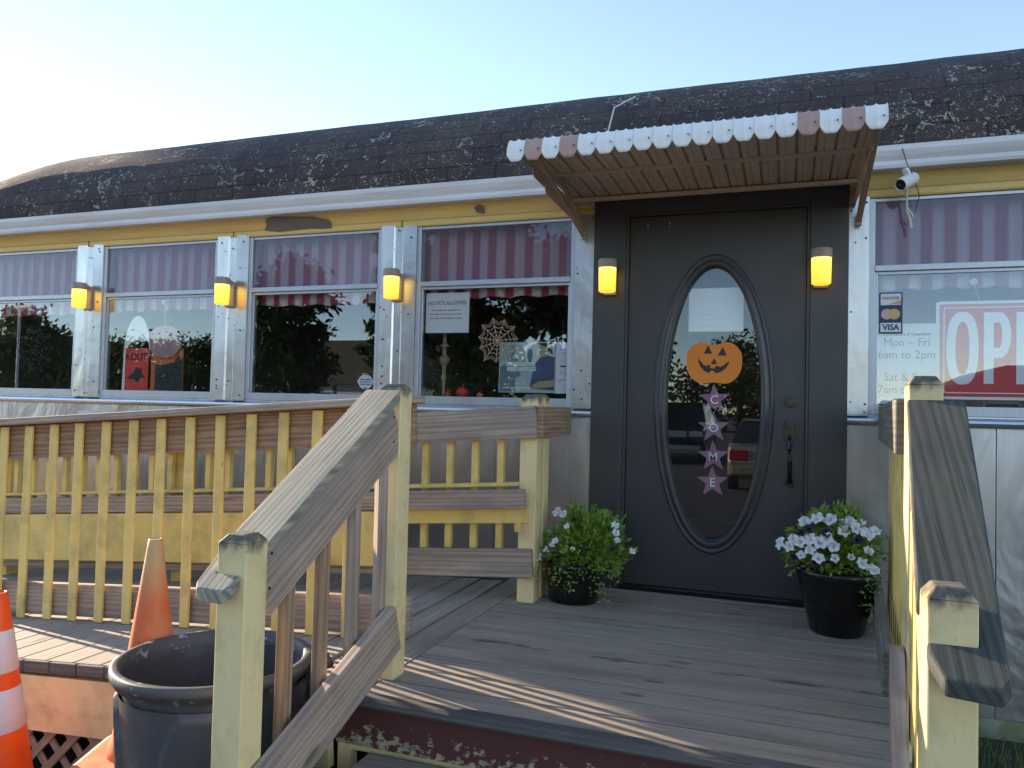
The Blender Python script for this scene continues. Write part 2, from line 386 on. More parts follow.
def prism(bm, pts, y0, y1, axis=1):
    """extrude outline (x,z) between y0 and y1"""
    def P(a, b, y): return Vector((a, y, b)) if axis == 1 else (Vector((y, a, b)) if axis == 0 else Vector((a, b, y)))
    A = [bm.verts.new(P(a, b, y0)) for a, b in pts]; B = [bm.verts.new(P(a, b, y1)) for a, b in pts]
    n = len(pts); fs = [bm.faces.new(A), bm.faces.new(B[::-1])]
    for i in range(n): fs.append(bm.faces.new((A[i], B[i], B[(i+1) % n], A[(i+1) % n])))
    bmesh.ops.recalc_face_normals(bm, faces=fs)
    uvset(bm, fs, lambda co, f: (co.x, co.z)); return fs
def ring(bm, outer, inner, y0, y1):
    n = len(outer); V = []
    for pts, y in ((outer, y0), (inner, y0), (inner, y1), (outer, y1)):
        V.append([bm.verts.new((a, y, b)) for a, b in pts])
    fs = []
    for k in range(4):
        A, B = V[k], V[(k+1) % 4]
        for i in range(n): fs.append(bm.faces.new((A[i], A[(i+1) % n], B[(i+1) % n], B[i])))
    bmesh.ops.recalc_face_normals(bm, faces=fs); return fs
def lathe(bm, prof, c, n=32, close=False):
    """prof: list of (r,z) about vertical axis at c"""
    rows = []
    for r, z in prof:
        rows.append([bm.verts.new((c[0]+r*math.cos(2*math.pi*i/n), c[1]+r*math.sin(2*math.pi*i/n), c[2]+z)) for i in range(n)])
    fs = []
    for a in range(len(rows)-1):
        for i in range(n): fs.append(bm.faces.new((rows[a][i], rows[a][(i+1) % n], rows[a+1][(i+1) % n], rows[a+1][i])))
    if prof[0][0] > 1e-4: fs.append(bm.faces.new(rows[0][::-1]))
    if close: fs.append(bm.faces.new(rows[-1]))
    return fs
def tube(bm, pts, r, n=8):
    pts = [Vector(p) for p in pts]; rows = []
    for i, p in enumerate(pts):
        d = (pts[min(i+1, len(pts)-1)] - pts[max(i-1, 0)]).normalized()
        s = d.cross(Vector((0, 0, 1)))
        if s.length < .05: s = d.cross(Vector((1, 0, 0)))
        s.normalize(); t = d.cross(s); rr = r[i] if isinstance(r, (list, tuple)) else r
        rows.append([bm.verts.new(p + s*rr*math.cos(2*math.pi*k/n) + t*rr*math.sin(2*math.pi*k/n)) for k in range(n)])
    for a in range(len(rows)-1):
        for k in range(n): bm.faces.new((rows[a][k], rows[a][(k+1) % n], rows[a+1][(k+1) % n], rows[a+1][k]))
    bm.faces.new(rows[0][::-1]); bm.faces.new(rows[-1])
def sheet(bm, x0, x1, y0, y1, z):
    f = bm.faces.new([bm.verts.new(p) for p in ((x0, y0, z), (x1, y0, z), (x1, y1, z), (x0, y1, z))])
    uvset(bm, [f], lambda co, f: (co.x, co.y))
def text(body, size, cx, cz, y, bold=0.0, xs=1.0, depth=.0006):
    """lettering standing in the xz plane, facing -y, centred on cx,cz"""
    cu = bpy.data.curves.new('lettering', 'FONT'); cu.body = body; cu.size = size; cu.align_x = 'CENTER'; cu.align_y = 'CENTER'
    cu.offset = bold; cu.extrude = depth; cu.resolution_u = 3
    o = bpy.data.objects.new('lettering', cu); COL.objects.link(o)
    bpy.context.view_layer.update()
    me = bpy.data.meshes.new_from_object(o.evaluated_get(bpy.context.evaluated_depsgraph_get()))
    bpy.data.objects.remove(o); bpy.data.curves.remove(cu)
    bm = new(); bm.from_mesh(me); bpy.data.meshes.remove(me)
    for v in bm.verts: v.co = Vector((cx+v.co.x*xs, y-v.co.z, cz+v.co.y))
    return bm
def ell(cx, cz, a, b, n=48, p=2.0):
    o = []
    for i in range(n):
        t = 2*math.pi*i/n; c, s = math.cos(t), math.sin(t)
        o.append((cx+a*math.copysign(abs(c)**(2/p), c), cz+b*math.copysign(abs(s)**(2/p), s)))
    return o

# ================================================================== THE SETTING
GZ = -.57
bm = new(); sheet(bm, -900, 900, -900, 900, GZ); struct('ground', bm, M_['asphalt'])
bm = new(); box(bm, 1.33, 6.0, -1.15, -.0, GZ-.05, GZ+.03); struct('lawn_soil', bm, M_['earth'])
bm = new()
for i in range(3800):
    x = 1.36 + rnd()**1.5*3.2; y = -.08 - rnd()*1.0; h = .03+rnd()*.06; a = rnd()*6.28; w = .003
    l = Vector((rnd()-.5, rnd()-.5, 0))*.05
    b = Vector((x, y, GZ+.03)); s = Vector((math.cos(a), math.sin(a), 0))*w
    bm.faces.new([bm.verts.new(b-s), bm.verts.new(b+s), bm.verts.new(b+l+Vector((0, 0, h)))])
struct('grass', bm, M_['grass'], kind='stuff')

# ================================================================== THE DINER
dn = T('diner', 'long stainless steel diner with a dark lichen spotted barrel roof and black front door', 'building', (0, 0, GZ))
X0, X1 = -6.2, 7.0
PIL = [(-5.395, -5.15), (-4.124, -3.879), (-2.85, -2.594), (-1.581, -1.336), (-.32, -.205), (1.118, 1.214), (2.235, 2.485), (3.5, 3.75), (4.77, 5.02), (6.03, 6.28)]
# shell
bm = new()
box(bm, X0, X0+.1, .06, 3.1, GZ, 2.35); box(bm, X1-.1, X1, .06, 3.1, GZ, 2.35); box(bm, X0+.1, X1-.1, 3.0, 3.1, GZ, 2.35)
build('shell_wall', bm, M_['panel'], dn)
bm = new(); box(bm, X0+.1, X1-.1, .2, 2.98, -.1, -.02); build('interior_floor', bm, M_['interior'], dn)
bm = new(); box(bm, X0+.1, X1-.1, .05, 2.98, 2.26, 2.3); build('ceiling', bm, M_['interior'], dn)
bm = new(); box(bm, X0+.1, X1-.1, 2.94, 2.98, 0, 2.26); build('back_lining', bm, M_['interior'], dn)
# lower skin, panels with seams
def lower(x0, x1):
    seams = [x0]; x = x0
    while x < x1-.9: x += .62+rnd()*.1; seams.append(x)
    seams.append(x1)
    for a, b in zip(seams[:-1], seams[1:]):
        bm = new(); box(bm, a+.0015, b-.0015, 0, .05, -.445, .955, axis=2); build('lower_panel', bm, M_['panel'], dn, bevel=.002)
lower(X0, -.205); lower(1.118, X1)
bm = new(); box(bm, X0, -.205, .015, .1, GZ-.1, -.447); box(bm, 1.118, X1, .015, .1, GZ-.1, -.447); build('foundation', bm, M_['foundation'], dn)
# sill moulding: half round
def mould(x0, x1):
    bm = new(); pts = [(.0, .93), (-.018, .932), (-.03, .942), (-.034, .953), (-.03, .964), (-.018, .974), (-.01, .978), (-.01, .984), (.03, .984), (.03, .93)]
    prism(bm, pts, x0, x1, axis=0); build('sill_moulding', bm, M_['chrome'], dn, smooth=False)
mould(X0, -.203); mould(1.112, X1)
# fascia with a soft cove, soffit and gutter
bm = new(); pts = [(-.02, 2.082), (-.026, 2.09), (-.028, 2.115), (-.022, 2.12), (-.03, 2.125), (-.05, 2.16), (-.075, 2.19), (-.075, 2.21), (.05, 2.21), (.05, 2.082)]
prism(bm, pts, X0, X1, axis=0); build('fascia_board', bm, M_['fascia'], dn)
bm = new(); pts = [(-.075, 2.192), (-.14, 2.188), (-.147, 2.19), (-.152, 2.205), (-.15, 2.225), (-.162, 2.245), (-.172, 2.27), (-.174, 2.295), (-.166, 2.298), (-.163, 2.29), (-.075, 2.29)]
prism(bm, pts, X0-.03, X1, axis=0); build('gutter', bm, M_['gutter'], dn)
for (x, z, w, h) in [(-2.20, 2.143, .62, .098), (-.905, 2.155, .07, .05)]:
    bm = new(); pts = []
    for i in range(26):
        t = 2*math.pi*i/26; k = .8+.35*noise.noise(Vector((x*3+math.cos(t)*1.6, math.sin(t)*1.6, z)))
        cs, sn = math.cos(t), math.sin(t)
        px = x+w/2*k*math.copysign(abs(cs)**.6, cs); pz = z+h/2*k*math.copysign(abs(sn)**.6, sn)
        pts.append((px, pz))
    A = []
    for px, pz in pts:
        y = -.0285 if pz < 2.125 else -.033-(pz-2.125)*.70
        A.append(bm.verts.new((px, y-.003, pz)))
    bm.faces.new(A); build('peeled_patch', bm, M_['fascia_peel'], dn)
for x in (-4.02, -1.44, -2.72, 3.0):
    bm = new(); bar(bm, (x, -.0285, 2.088), (x+.002, -.0295, 2.124), .005, .003, side=Vector((1, 0, 0))); build('fascia_joint', bm, M_['ink_dark'], dn)
# roof: barrel with shingles
bm = new(); uvl = bm.loops.layers.uv.active
NX, NT = 260, 46; rows = []
def roofpt(i, j):
    x = X0-.12 + (X1+.1-X0+.12)*i/NX
    e = max(0, (-4.55-x)/1.78); h = 1-min(1, e)**1.8
    th = math.pi*j/NT
    y = 1.55-1.70*math.cos(th); z = 2.285 + .87*(math.sin(th)**.94 if math.sin(th) > 0 else 0)*h
    w = .006*noise.noise(Vector((x*.7, th*2, 0))) + .003*noise.noise(Vector((x*4, th*7, 3)))
    return Vector((x, y, z+w*(1 if 0 < j < NT else 0)))
P = [[roofpt(i, j) for j in range(NT+1)] for i in range(NX+1)]
arc = [0]
for j in range(NT): arc.append(arc[-1]+(P[NX//2][j+1]-P[NX//2][j]).length)
V = [[bm.verts.new(P[i][j]) for j in range(NT+1)] for i in range(NX+1)]
for i in range(NX):
    for j in range(NT):
        f = bm.faces.new((V[i][j], V[i+1][j], V[i+1][j+1], V[i][j+1])); f.smooth = True
        for lp, (a, b) in zip(f.loops, ((i, j), (i+1, j), (i+1, j+1), (i, j+1))): lp[uvl].uv = (P[a][b].x, arc[b])
bm.faces.new([V[NX][j] for j in range(NT+1)])
roof = build('roof', bm, M_['roof'], dn)
# pillars
for (a, b) in PIL:
    bm = new(); w = b-a; 
    if w > .2:
        pts = [(a, .0), (a, -.026), (a+w*.36, -.029), (a+w*.40, -.021), (a+w*.60, -.021), (a+w*.64, -.029), (b, -.026), (b, .0)]
    else: pts = [(a, .0), (a, -.026), (b, -.026), (b, .0)]
    A = [bm.verts.new((x, y, 2.096)) for x, y in pts]
    zs = [2.096-(2.096-.984)*k/14 for k in range(15)]; rws = [[bm.verts.new((x+(rnd()-.5)*.001, y+(noise.noise(Vector((x*9, z*4, 1)))*.004 if y < -.01 else 0), z)) for x, y in pts] for z in zs]
    for r1, r2 in zip(rws[:-1], rws[1:]):
        for i in range(len(pts)-1): bm.faces.new((r1[i], r1[i+1], r2[i+1], r2[i]))
    bm.faces.new(rws[0][::-1]); bmesh.ops.delete(bm, geom=A, context='VERTS')
    bmesh.ops.recalc_face_normals(bm, faces=bm.faces)
    pl = build('steel_pillar', bm, M_['steel'], dn)
    bm = new()
    for k in range(int(9 if w > .2 else 5)):
        lathe(bm, [(0, .003), (.005, .002), (.006, 0)][::-1], (0, 0, 0), 8)
        nv = bm.verts[-24:] if False else list(bm.verts)[-24:]
        zc = random.choice([1.0+rnd()*.16, 2.0+rnd()*.07, 1.2+rnd()*.7]); xc = a+w*(random.choice([.12, .5, .85])+.05*(rnd()-.5))
        for v in nv: v.co = Vector((xc+v.co.x, -.0265-v.co.z-.003*(w > .2), zc+v.co.y))
    build('rivet', bm, M_['ink_dark'], pl)['kind'] = 'stuff'
# windows
WIN = list(zip([p[1] for p in PIL[:4]], [p[0] for p in PIL[1:5]])) + [(PIL[5][1], PIL[6][0]), (PIL[6][1], PIL[7][0]), (PIL[7][1], PIL[8][0]), (PIL[8][1], PIL[9][0])]
for (a, b) in WIN:
    fr = new(); yf, yb = -.014, .045
    box(fr, a+.001, a+.028, yf, yb, .985, 2.08); box(fr, b-.028, b-.001, yf, yb, .985, 2.08)
    box(fr, a+.028, b-.028, yf, yb, .985, 1.034); box(fr, a+.028, b-.028, yf+.006, yb, 2.062, 2.08)
    box(fr, a+.028, b-.028, yf-.004, yb, 1.708, 1.738)
    box(fr, a+.028, a+.043, yf+.012, yb-.01, 1.034, 1.708); box(fr, b-.043, b-.028, yf+.012, yb-.01, 1.034, 1.708)
    box(fr, a+.043, b-.043, yf+.012, yb-.01, 1.690, 1.708)
    w = build('window', fr, M_['alu'], dn, bevel=.002)
    bm = new(); box(bm, a+.043, b-.043, .004, .009, 1.034, 1.690); build('lower_pane', bm, M_['glass'], w)
    bm = new(); box(bm, a+.028, b-.028, .000, .005, 1.738, 2.062); build('upper_pane', bm, M_['glass_film'], w)
    bm = new(); box(bm, a-.01, b+.01, .046, .30, 1.005, 1.028); build('inner_sill', bm, M_['interior'], w)
# door surround and door
XD0, XD1 = -.205, 1.118
bm = new()
box(bm, XD0+.001, -.022, -.062, .05, -.001, 2.17); box(bm, .936, XD1-.001, -.062, .05, -.001, 2.19); box(bm, -.022, .936, -.062, .05, 2.068, 2.19)
ds = build('door_surround', bm, M_['black'], dn, bevel=.003)
bm = new(); box(bm, -.022, -.006, -.055, .05, 0, 2.068); box(bm, .92, .936, -.055, .05, 0, 2.068); box(bm, -.006, .92, -.055, .05, 2.052, 2.068)
build('door_stop', bm, M_['black'], ds, bevel=.002)
bm = new(); box(bm, -.022, .936, -.075, .03, .001, .028); build('threshold', bm, M_['black_metal'], ds, bevel=.004)
# door leaf with oval hole
cx, cz, oa, ob = .458, 1.026, .262, .748
bm = new(); N = 64; x0, x1, z0, z1 = -.003, .917, .03, 2.049
rectp = []
for i in range(N):
    t = 2*math.pi*i/N; c, s = math.cos(t), math.sin(t)
    k = min(((x1-cx) if c > 0 else (cx-x0))/max(abs(c), 1e-6), ((z1-cz) if s > 0 else (cz-z0))/max(abs(s), 1e-6))
    rectp.append((cx+c*k, cz+s*k))
for X, Z in ((x0, z0), (x1, z0), (x1, z1), (x0, z1)):
    j = min(range(N), key=lambda i: (rectp[i][0]-X)**2+(rectp[i][1]-Z)**2); rectp[j] = (X, Z)
ring(bm, rectp, ell(cx, cz, oa, ob, N), -.036, .008)
door = build('door', bm, M_['black'], dn)
bm = new()
prof = [(.312, .802, -.036), (.306, .796, -.048), (.298, .788, -.052), (.290, .779, -.046), (.282, .770, -.046), (.272, .760, -.058), (.258, .745, -.060), (.247, .734, -.048), (.243, .729, -.018), (.243, .729, .008)]
rws = [[bm.verts.new((x, y, z)) for x, z in ell(cx, cz, a, b, 72)] for a, b, y in prof]
for r1, r2 in zip(rws[:-1], rws[1:]):
    for i in range(72): bm.faces.new((r1[i], r1[(i+1) % 72], r2[(i+1) % 72], r2[i]))
bmesh.ops.recalc_face_normals(bm, faces=bm.faces)
build('oval_frame', bm, M_['black'], door, smooth=True)
bm = new(); prism(bm, ell(cx, cz, .2435, .7295, 72), -.012, -.007); build('oval_pane', bm, M_['glass_door'], door)
bm = new()
def ycyl(bm, x, z, r, y0, y1, n=20):
    prism(bm, [(x+r*math.cos(2*math.pi*i/n), z+r*math.sin(2*math.pi*i/n)) for i in range(n)], y0, y1)
ycyl(bm, .847, 1.04, .032, -.044, -.034, 8); ycyl(bm, .847, 1.04, .022, -.060, -.044); ycyl(bm, .847, 1.04, .015, -.064, -.060)
build('deadbolt', bm, M_['black_metal'], door, bevel=.002)
bm = new()
prism(bm, [(.820, .845), (.832, .818), (.847, .80), (.862, .818), (.874, .845), (.874, .94), (.862, .957), (.832, .957), (.820, .94)], -.046, -.034)
ycyl(bm, .847, .918, .024, -.062, -.046); ycyl(bm, .847, .918, .014, -.066, -.062)
tube(bm, [(.847, -.045, .845), (.847, -.075, .835), (.847, -.088, .80), (.848, -.086, .74), (.849, -.078, .68), (.850, -.06, .645), (.850, -.04, .625)], [.009, .010, .011, .012, .011, .010, .012], 10)
ycyl(bm, .850, .622, .024, -.044, -.034)
tube(bm, [(.847, -.05, .868), (.847, -.085, .858), (.847, -.10, .862)], [.008, .010, .006], 8)
build('door_handle', bm, M_['black_metal'], door, bevel=.0015)
bm = new()
for x in (.095, .215): 
    ycyl(bm, x, 2.008, .005, -.040, -.034, 8); ycyl(bm, x, 1.99, .004, -.040, -.034, 8)
build('screw', bm, M_['alu'], door)

# booth and counter inside (only a hint through the glass)
for k, xb in enumerate((-3.4, -1.9, 2.6)):
    b = T('booth_bench', ['red vinyl booth bench inside behind the left windows', 'red vinyl booth bench inside behind the window with the poster', 'red vinyl booth bench inside behind the red sign'][k], 'bench', (xb, 1.0, -.02), 'booth benches inside the diner')
    bm = new(); box(bm, xb-.25, xb+.25, .45, 1.6, -.02, .42); build('seat', bm, M_['booth'], b, bevel=.03)
    bm = new(); box(bm, xb+.26, xb+.36, .45, 1.6, -.02, .98); build('backrest', bm, M_['booth'], b, bevel=.03)
# ================================================================== DECK, RAMP, STEPS
dk = T('wooden_deck', 'grey weathered board deck landing in front of the black door', 'deck', (.3, -1.0, GZ))
def zr(x): return .07*min(0, x+.9)          # the ramp falls to the left
y = -1.945; bm = new()
while y < -.08:
    w = .138; s = .085*(y+1.7)
    box(bm, -.505, 1.20+.085*(y+2.0)+.10, y+.002, min(y+w, -.066)-.005, -.028+(rnd()-.5)*.003, (rnd()-.5)*.003, axis=0); y += w+.003
build('decking', bm, M_['deck'], dk, bevel=.003)
bm = new(); box(bm, -.645, -.508, -1.83, -.066, -.03, .001, axis=1); build('border_board', bm, M_['deck'], dk, bevel=.003)
bm = new(); pts = [(-1.998, -.006), (-1.985, .002), (-1.947, .003), (-1.947, -.03), (-1.99, -.034), (-2.0, -.022)]
prism(bm, pts, -.60, 1.22, axis=0); o = build('nosing', bm, M_['nosing'], dk)
bm = new(); box(bm, -.60, 1.22, -1.957, -1.945, -.175, -.036); build('riser_board', bm, M_['red'], dk)
bm = new(); box(bm, -.60, -.55, -1.944, -1.9, GZ, -.034); box(bm, 1.17, 1.22, -1.944, -1.9, GZ, -.034); box(bm, -.55, 1.17, -1.94, -1.90, -.2, -.034); build('deck_joist', bm, M_['post_yellow'], dk)
st = T('deck_steps', 'grey weathered plank steps leading up to the deck edge', 'steps', (.35, -2.3, GZ))
for k in range(2):
    z = -.19*(k+1); y1 = -1.958-.31*k
    bm = new(); box(bm, -.47, 1.13-.05*k, y1-.335, y1-.17, z-.032, z); box(bm, -.47, 1.13-.05*k, y1-.166, y1-.002, z-.032, z); build('tread', bm, M_['deck'], st, bevel=.004)
    bm = new(); box(bm, -.45, 1.11-.05*k, y1-.325, y1-.31, GZ if k else GZ+.19, z-.034); build('step_riser', bm, M_['red'], st)
bm = new()
for x in (-.485, 1.07): prism(bm, [(-1.958, GZ), (-1.958, -.226), (-2.29, -.226), (-2.29, -.416), (-2.60, -.416), (-2.60, GZ)], x-.016, x+.012, axis=0)
build('stringer', bm, M_['wood_grey'], st)

rp = T('access_ramp', 'long board ramp falling gently to the left of the deck', 'ramp', (-3, -1.1, GZ))
bm = new(); x = -.655
while x > -6.4:
    w = .139; xa, xb = x-w+.003, x
    bar(bm, ((xa+xb)/2, -1.975, zr((xa+xb)/2)-.014), ((xa+xb)/2, -.18, zr((xa+xb)/2)-.014+(rnd()-.5)*.004), w-.004, .028, side=Vector((1, 0, .07))); x -= w+.002
build('ramp_decking', bm, M_['deck_pale'], rp, bevel=.003)
bm = new(); x = -.62
while x > -6.4:                                   # dark worn board ends
    w = .139; xm = x-w/2
    bar(bm, (xm, -1.993, zr(xm)-.024), (xm, -1.976, zr(xm)-.024), w-.004, .046+(rnd()-.5)*.006, side=Vector((1, 0, .07))); x -= w+.002
build('ramp_edging', bm, M_['nosing'], rp, bevel=.004)
bm = new(); bar(bm, (-.62, -1.962, zr(-.9)-.155), (-6.4, -1.962, zr(-6.4)-.155), .035, .215); build('ramp_fascia', bm, M_['post_yellow'], rp)
bm = new()
for k in range(44):                               # diagonal lattice in two layers
    xa = -.75-k*.125; zt = zr(xa)-.266
    h = max(.02, zt-GZ-.01)
    bar(bm, (xa, -1.95, zt), (xa-h, -1.95, zt-h), .032, .006, side=Vector((1, 0, -1)))
    bar(bm, (xa-h, -1.943, zt), (xa, -1.943, zt-h), .032, .006, side=Vector((1, 0, 1)))
build('lattice_panel', bm, M_['lattice'], rp)
bm = new()
for x in (-1.2, -2.8, -4.4): box(bm, x, x+.09, -1.93, -1.84, GZ, zr(x)-.05); box(bm, x, x+.09, -.4, -.31, GZ, zr(x)-.05)
build('ramp_leg', bm, M_['wood_grey'], rp)

# posts
def post(bm, x0, x1, y0, y1, z0, z1, ch=.018, drop=.025):
    fs = box(bm, x0, x1, y0, y1, z0, z1-drop, axis=2)
    a = [(x0, y0), (x1, y0), (x1, y1), (x0, y1)]; b = [(x0+ch, y0+ch), (x1-ch, y0+ch), (x1-ch, y1-ch), (x0+ch, y1-ch)]
    A = [bm.verts.new((x, y, z1-drop+.0005)) for x, y in a]; B = [bm.verts.new((x, y, z1)) for x, y in b]
    for i in range(4): bm.faces.new((A[i], A[(i+1) % 4], B[(i+1) % 4], B[i]))
    bm.faces.new(B)

# worn, blackened top of posts: paint with dark weathering near the tip (dirt with its own shape on the wood)
g = G('post_top_weathered'); t = g.node('ShaderNodeTexCoord'); v = g.obj()
n_ = g.noise(v, 14, 6, .65); c = g.ramp(n_, [(.35, (.06, .055, .045)), (.62, (.24, .20, .12)), (.75, (.5, .42, .22))])
g.pbr(Base_Color=c, Roughness=.8, Normal=g.bump(n_, .4, .004)); M_['post_top'] = g.m
g = G('post_paint_stained'); v = g.obj(); t = g.node('ShaderNodeTexCoord'); sp = g.node('ShaderNodeSeparateXYZ', {'Vector': t.outputs['Object']})
grain = g.noise(g.uv((2, 70, 1)), 1.0, 4); col = (.84, .655, .33)
c = g.mix(g.math('MULTIPLY', grain, .35), col, tuple(x*.72 for x in col))
c = g.mix(g.ramp(g.noise(v, 6, 6, .62), [(.46, 0.0), (.75, .55)]), c, (.19, .15, .08))
c = g.mix(g.ramp(g.noise(g.uv((9, 40, 1)), 1.2, 5, .6), [(.695, 0.0), (.71, 1.0)]), c, (.24, .20, .15))
hz = g.node('ShaderNodeMapRange', {'Value': sp.outputs[2], 'From Min': -.085, 'From Max': .0}).outputs[0]
st_ = g.math('ADD', g.math('MULTIPLY', hz, .62), g.math('MULTIPLY', g.math('SUBTRACT', g.noise(g.obj((1, 1, .45)), 22, 6, .6), .5), 1.0))
c = g.mix(g.ramp(st_, [(.22, 0.0), (.5, .93)]), c, g.ramp(g.noise(v, 40, 4), [(.35, (.035, .034, .03)), (.65, (.13, .115, .09))]))
lowm = g.ramp(g.math('ADD', g.noise(v, 18, 5), 0.0), [(.66, 0.0), (.74, .5)])
g.pbr(Base_Color=c, Roughness=.6, Normal=g.bump(grain, .3, .002)); M_['post_stain'] = g.m
def capped(name, parent, x0, x1, y0, y1, z0, z1, **kw):
    bm = new(); post(bm, x0, x1, y0, y1, z0, z1, **kw)
    return build(name, bm, M_['post_stain'], parent, loc=((x0+x1)/2, (y0+y1)/2, z1), bevel=.004)

# ---- left stair railing
lr = T('stair_railing', 'left stair railing with a grey weathered handrail between two yellow posts', 'railing', (-.52, -2.2, GZ), 'stair railings')
capped('newel_post', lr, -.545, -.456, -2.64, -2.551, GZ, .632, drop=.022)
capped('newel_post', lr, -.560, -.471, -1.805, -1.716, -.005, 1.052, drop=.022)
SL = .55
def zl(y, z0): return z0+SL*(y+1.81)
bm = new(); bar(bm, (-.494, -2.549, zl(-2.549, .880)), (-.494, -1.807, zl(-1.807, .900)), .038, .182, rough=.002); build('side_board', bm, M_['wood_grey'], lr, bevel=.004)
def capboard(outline, zf, name, mat, parent):
    bm = new()
    T1 = [bm.verts.new((x, y, zf(y)+.017)) for x, y in outline]; B1 = [bm.verts.new((x, y, zf(y)-.017)) for x, y in outline]; n = len(outline)
    bm.faces.new(T1); bm.faces.new(B1[::-1])
    for i in range(n): bm.faces.new((T1[i], B1[i], B1[(i+1) % n], T1[(i+1) % n]))
    bmesh.ops.recalc_face_normals(bm, faces=bm.faces)
    uvset(bm, bm.faces, lambda co, f: (co.y*1.15+3.3, co.x+(0 if abs(f.normal.z) > .5 else co.z*.6)+7.1))
    bmesh.ops.triangulate(bm, faces=[f for f in bm.faces if len(f.verts) > 4])
    return build(name, bm, mat, parent, bevel=.005)
capboard([(-.610, -1.807), (-.470, -1.807), (-.463, -2.549), (-.5465, -2.549), (-.5465, -2.643), (-.468, -2.643), (-.468, -2.672), (-.482, -2.690), (-.566, -2.690), (-.580, -2.672), (-.590, -2.53)], lambda y: zl(y, 1.012)-.025*(-1.807-y)-.12*max(0, -2.50-y), 'handrail_cap', M_['wood_cap'], lr)
bm = new(); bar(bm, (-.434, -2.60, -.055), (-.450, -1.845, .200), .038, .165, rough=.002); build('kick_board', bm, M_['wood_grey'], lr, bevel=.005)
for k, y in enumerate((-2.41, -2.235, -2.06, -1.885)):
    bm = new(); zb = -.055+.333*(y+2.60)-.04; bar(bm, (-.497+.002*k, y, zb), (-.497, y+.004, zl(y, .81)+.02), .036, .036)
    build('baluster', bm, M_['wood_brown'] if k < 2 else M_['wood_grey'], lr, bevel=.003)

def xscrew(parent, x, y, z):
    bm = new(); prism(bm, [(y+.0045*math.cos(k), z+.0045*math.sin(k)) for k in [i*math.pi/5 for i in range(10)]], x, x+.0015, axis=0); build('screw', bm, M_['ink_dark'], parent)
for y, z0 in ((-2.515, .86), (-2.51, .95), (-1.84, .86), (-1.845, .95)): xscrew(lr, -.4748, y, zl(y, z0))
for y, q in ((-2.57, -.075), (-2.57, -.02), (-1.885, .155), (-1.88, .215), (-2.235, .06)): xscrew(lr, -.4305-.006*(y > -2), y, q)
# ---- right stair railing (skewed a little)
rr = T('stair_railing', 'right stair railing with a wide dark mossy handrail cap and pale yellow posts', 'railing', (1.15, -2.2, GZ), 'stair railings')
capped('newel_post', rr, 1.095, 1.184, -2.575, -2.486, GZ, .648, ch=.016, drop=.024)
capped('newel_post', rr, 1.163, 1.252, -1.80, -1.711, -.2, 1.096, ch=.016, drop=.026)
def zq(y, z0): return z0+.625*(y+1.80)
capboard([(1.158, -1.802), (1.306, -1.802), (1.238, -2.483), (1.222, -2.640), (1.205, -2.660), (1.113, -2.652), (1.094, -2.60), (1.094, -2.578), (1.1845, -2.578), (1.1845, -2.484), (1.089, -2.484)], lambda y: zq(y, 1.012), 'handrail_cap', M_['wood_dark'], rr)
bm = new(); bar(bm, (1.117, -2.484, zq(-2.484, .898)), (1.185, -1.802, zq(-1.802, .898)), .038, .18, rough=.002); build('side_board', bm, M_['wood_grey'], rr, bevel=.004)
bm = new(); bar(bm, (1.065, -2.55, -.06), (1.145, -1.735, .245), .038, .15, rough=.002); build('kick_board', bm, M_['wood_grey'], rr, bevel=.004)
for k, y in enumerate((-2.31, -2.14, -1.97)):
    x = 1.13+.085*(y+2.4); bm = new(); bar(bm, (x, y, -.06+.374*(y+2.55)-.04), (x, y, zq(y, .83)), .036, .036); build('baluster', bm, M_['yellow'], rr, bevel=.003)

# ---- landing railing on the right (back from the stair post to the wall)
lg = T('landing_railing', 'level railing on the right side of the deck running back to the steel wall', 'railing', (1.2, -.9, 0))
xs = lambda y: 1.168+.075*(y+1.6)
bm = new(); bar(bm, (xs(-1.63), -1.63, .945), (xs(-.07)-.005, -.07, .945), .036, .17, rough=.003); build('top_board', bm, M_['wood_old'], lg, bevel=.005)
bm = new(); bar(bm, (xs(-1.50)-.025, -1.50, .147), (xs(-.12)-.03, -.12, .147), .036, .15, rough=.003); build('bottom_board', bm, M_['wood_old'], lg, bevel=.005)
for y in (-1.56, -.25):
    capped('rail_post', lg, xs(y)+.021, xs(y)+.11, y-.045, y+.045, -.2, 1.062)
for k in range(7):
    y = -1.38+k*.165; bm = new(); bar(bm, (xs(y)+.04, y, .0), (xs(y)+.04, y, .9), .036, .036); build('baluster', bm, M_['yellow'], lg, bevel=.003)

# ---- outer ramp railing
orl = T('ramp_railing', 'yellow baluster railing along the outer side of the ramp with a brown top board', 'railing', (-3, -1.45, -.1), 'ramp railings')
def ln(z, x): return z+.07*(x+.9)
xa, xb = -.605, -3.2
bm = new(); bar(bm, (xa, -1.412, ln(.878, xa)), (xb, -1.412, ln(.878, xb)), .036, .165); build('top_board', bm, M_['wood_brown'], orl, bevel=.004)
bm = new(); bar(bm, (xa+.02, -1.435, ln(.979, xa)), (xb, -1.435, ln(.979, xb)), .135, .032, rough=.004); build('rail_cap', bm, M_['wood_grey'], orl, bevel=.008)
bm = new(); bar(bm, (xa, -1.412, ln(.095, xa)), (xb, -1.412, ln(.095, xb)), .036, .155); build('bottom_board', bm, M_['wood_grey'], orl, bevel=.004)
k = 0; x = -.885
while x > -3.15:
    bm = new(); bar(bm, (x+(rnd()-.5)*.012, -1.452, zr(x)+.004), (x+(rnd()-.5)*.006, -1.452, ln(.955, x)), .014, .049, side=Vector((0, 1, 0))); build('baluster', bm, M_['yellow'], orl, bevel=.003); x -= .168; k += 1
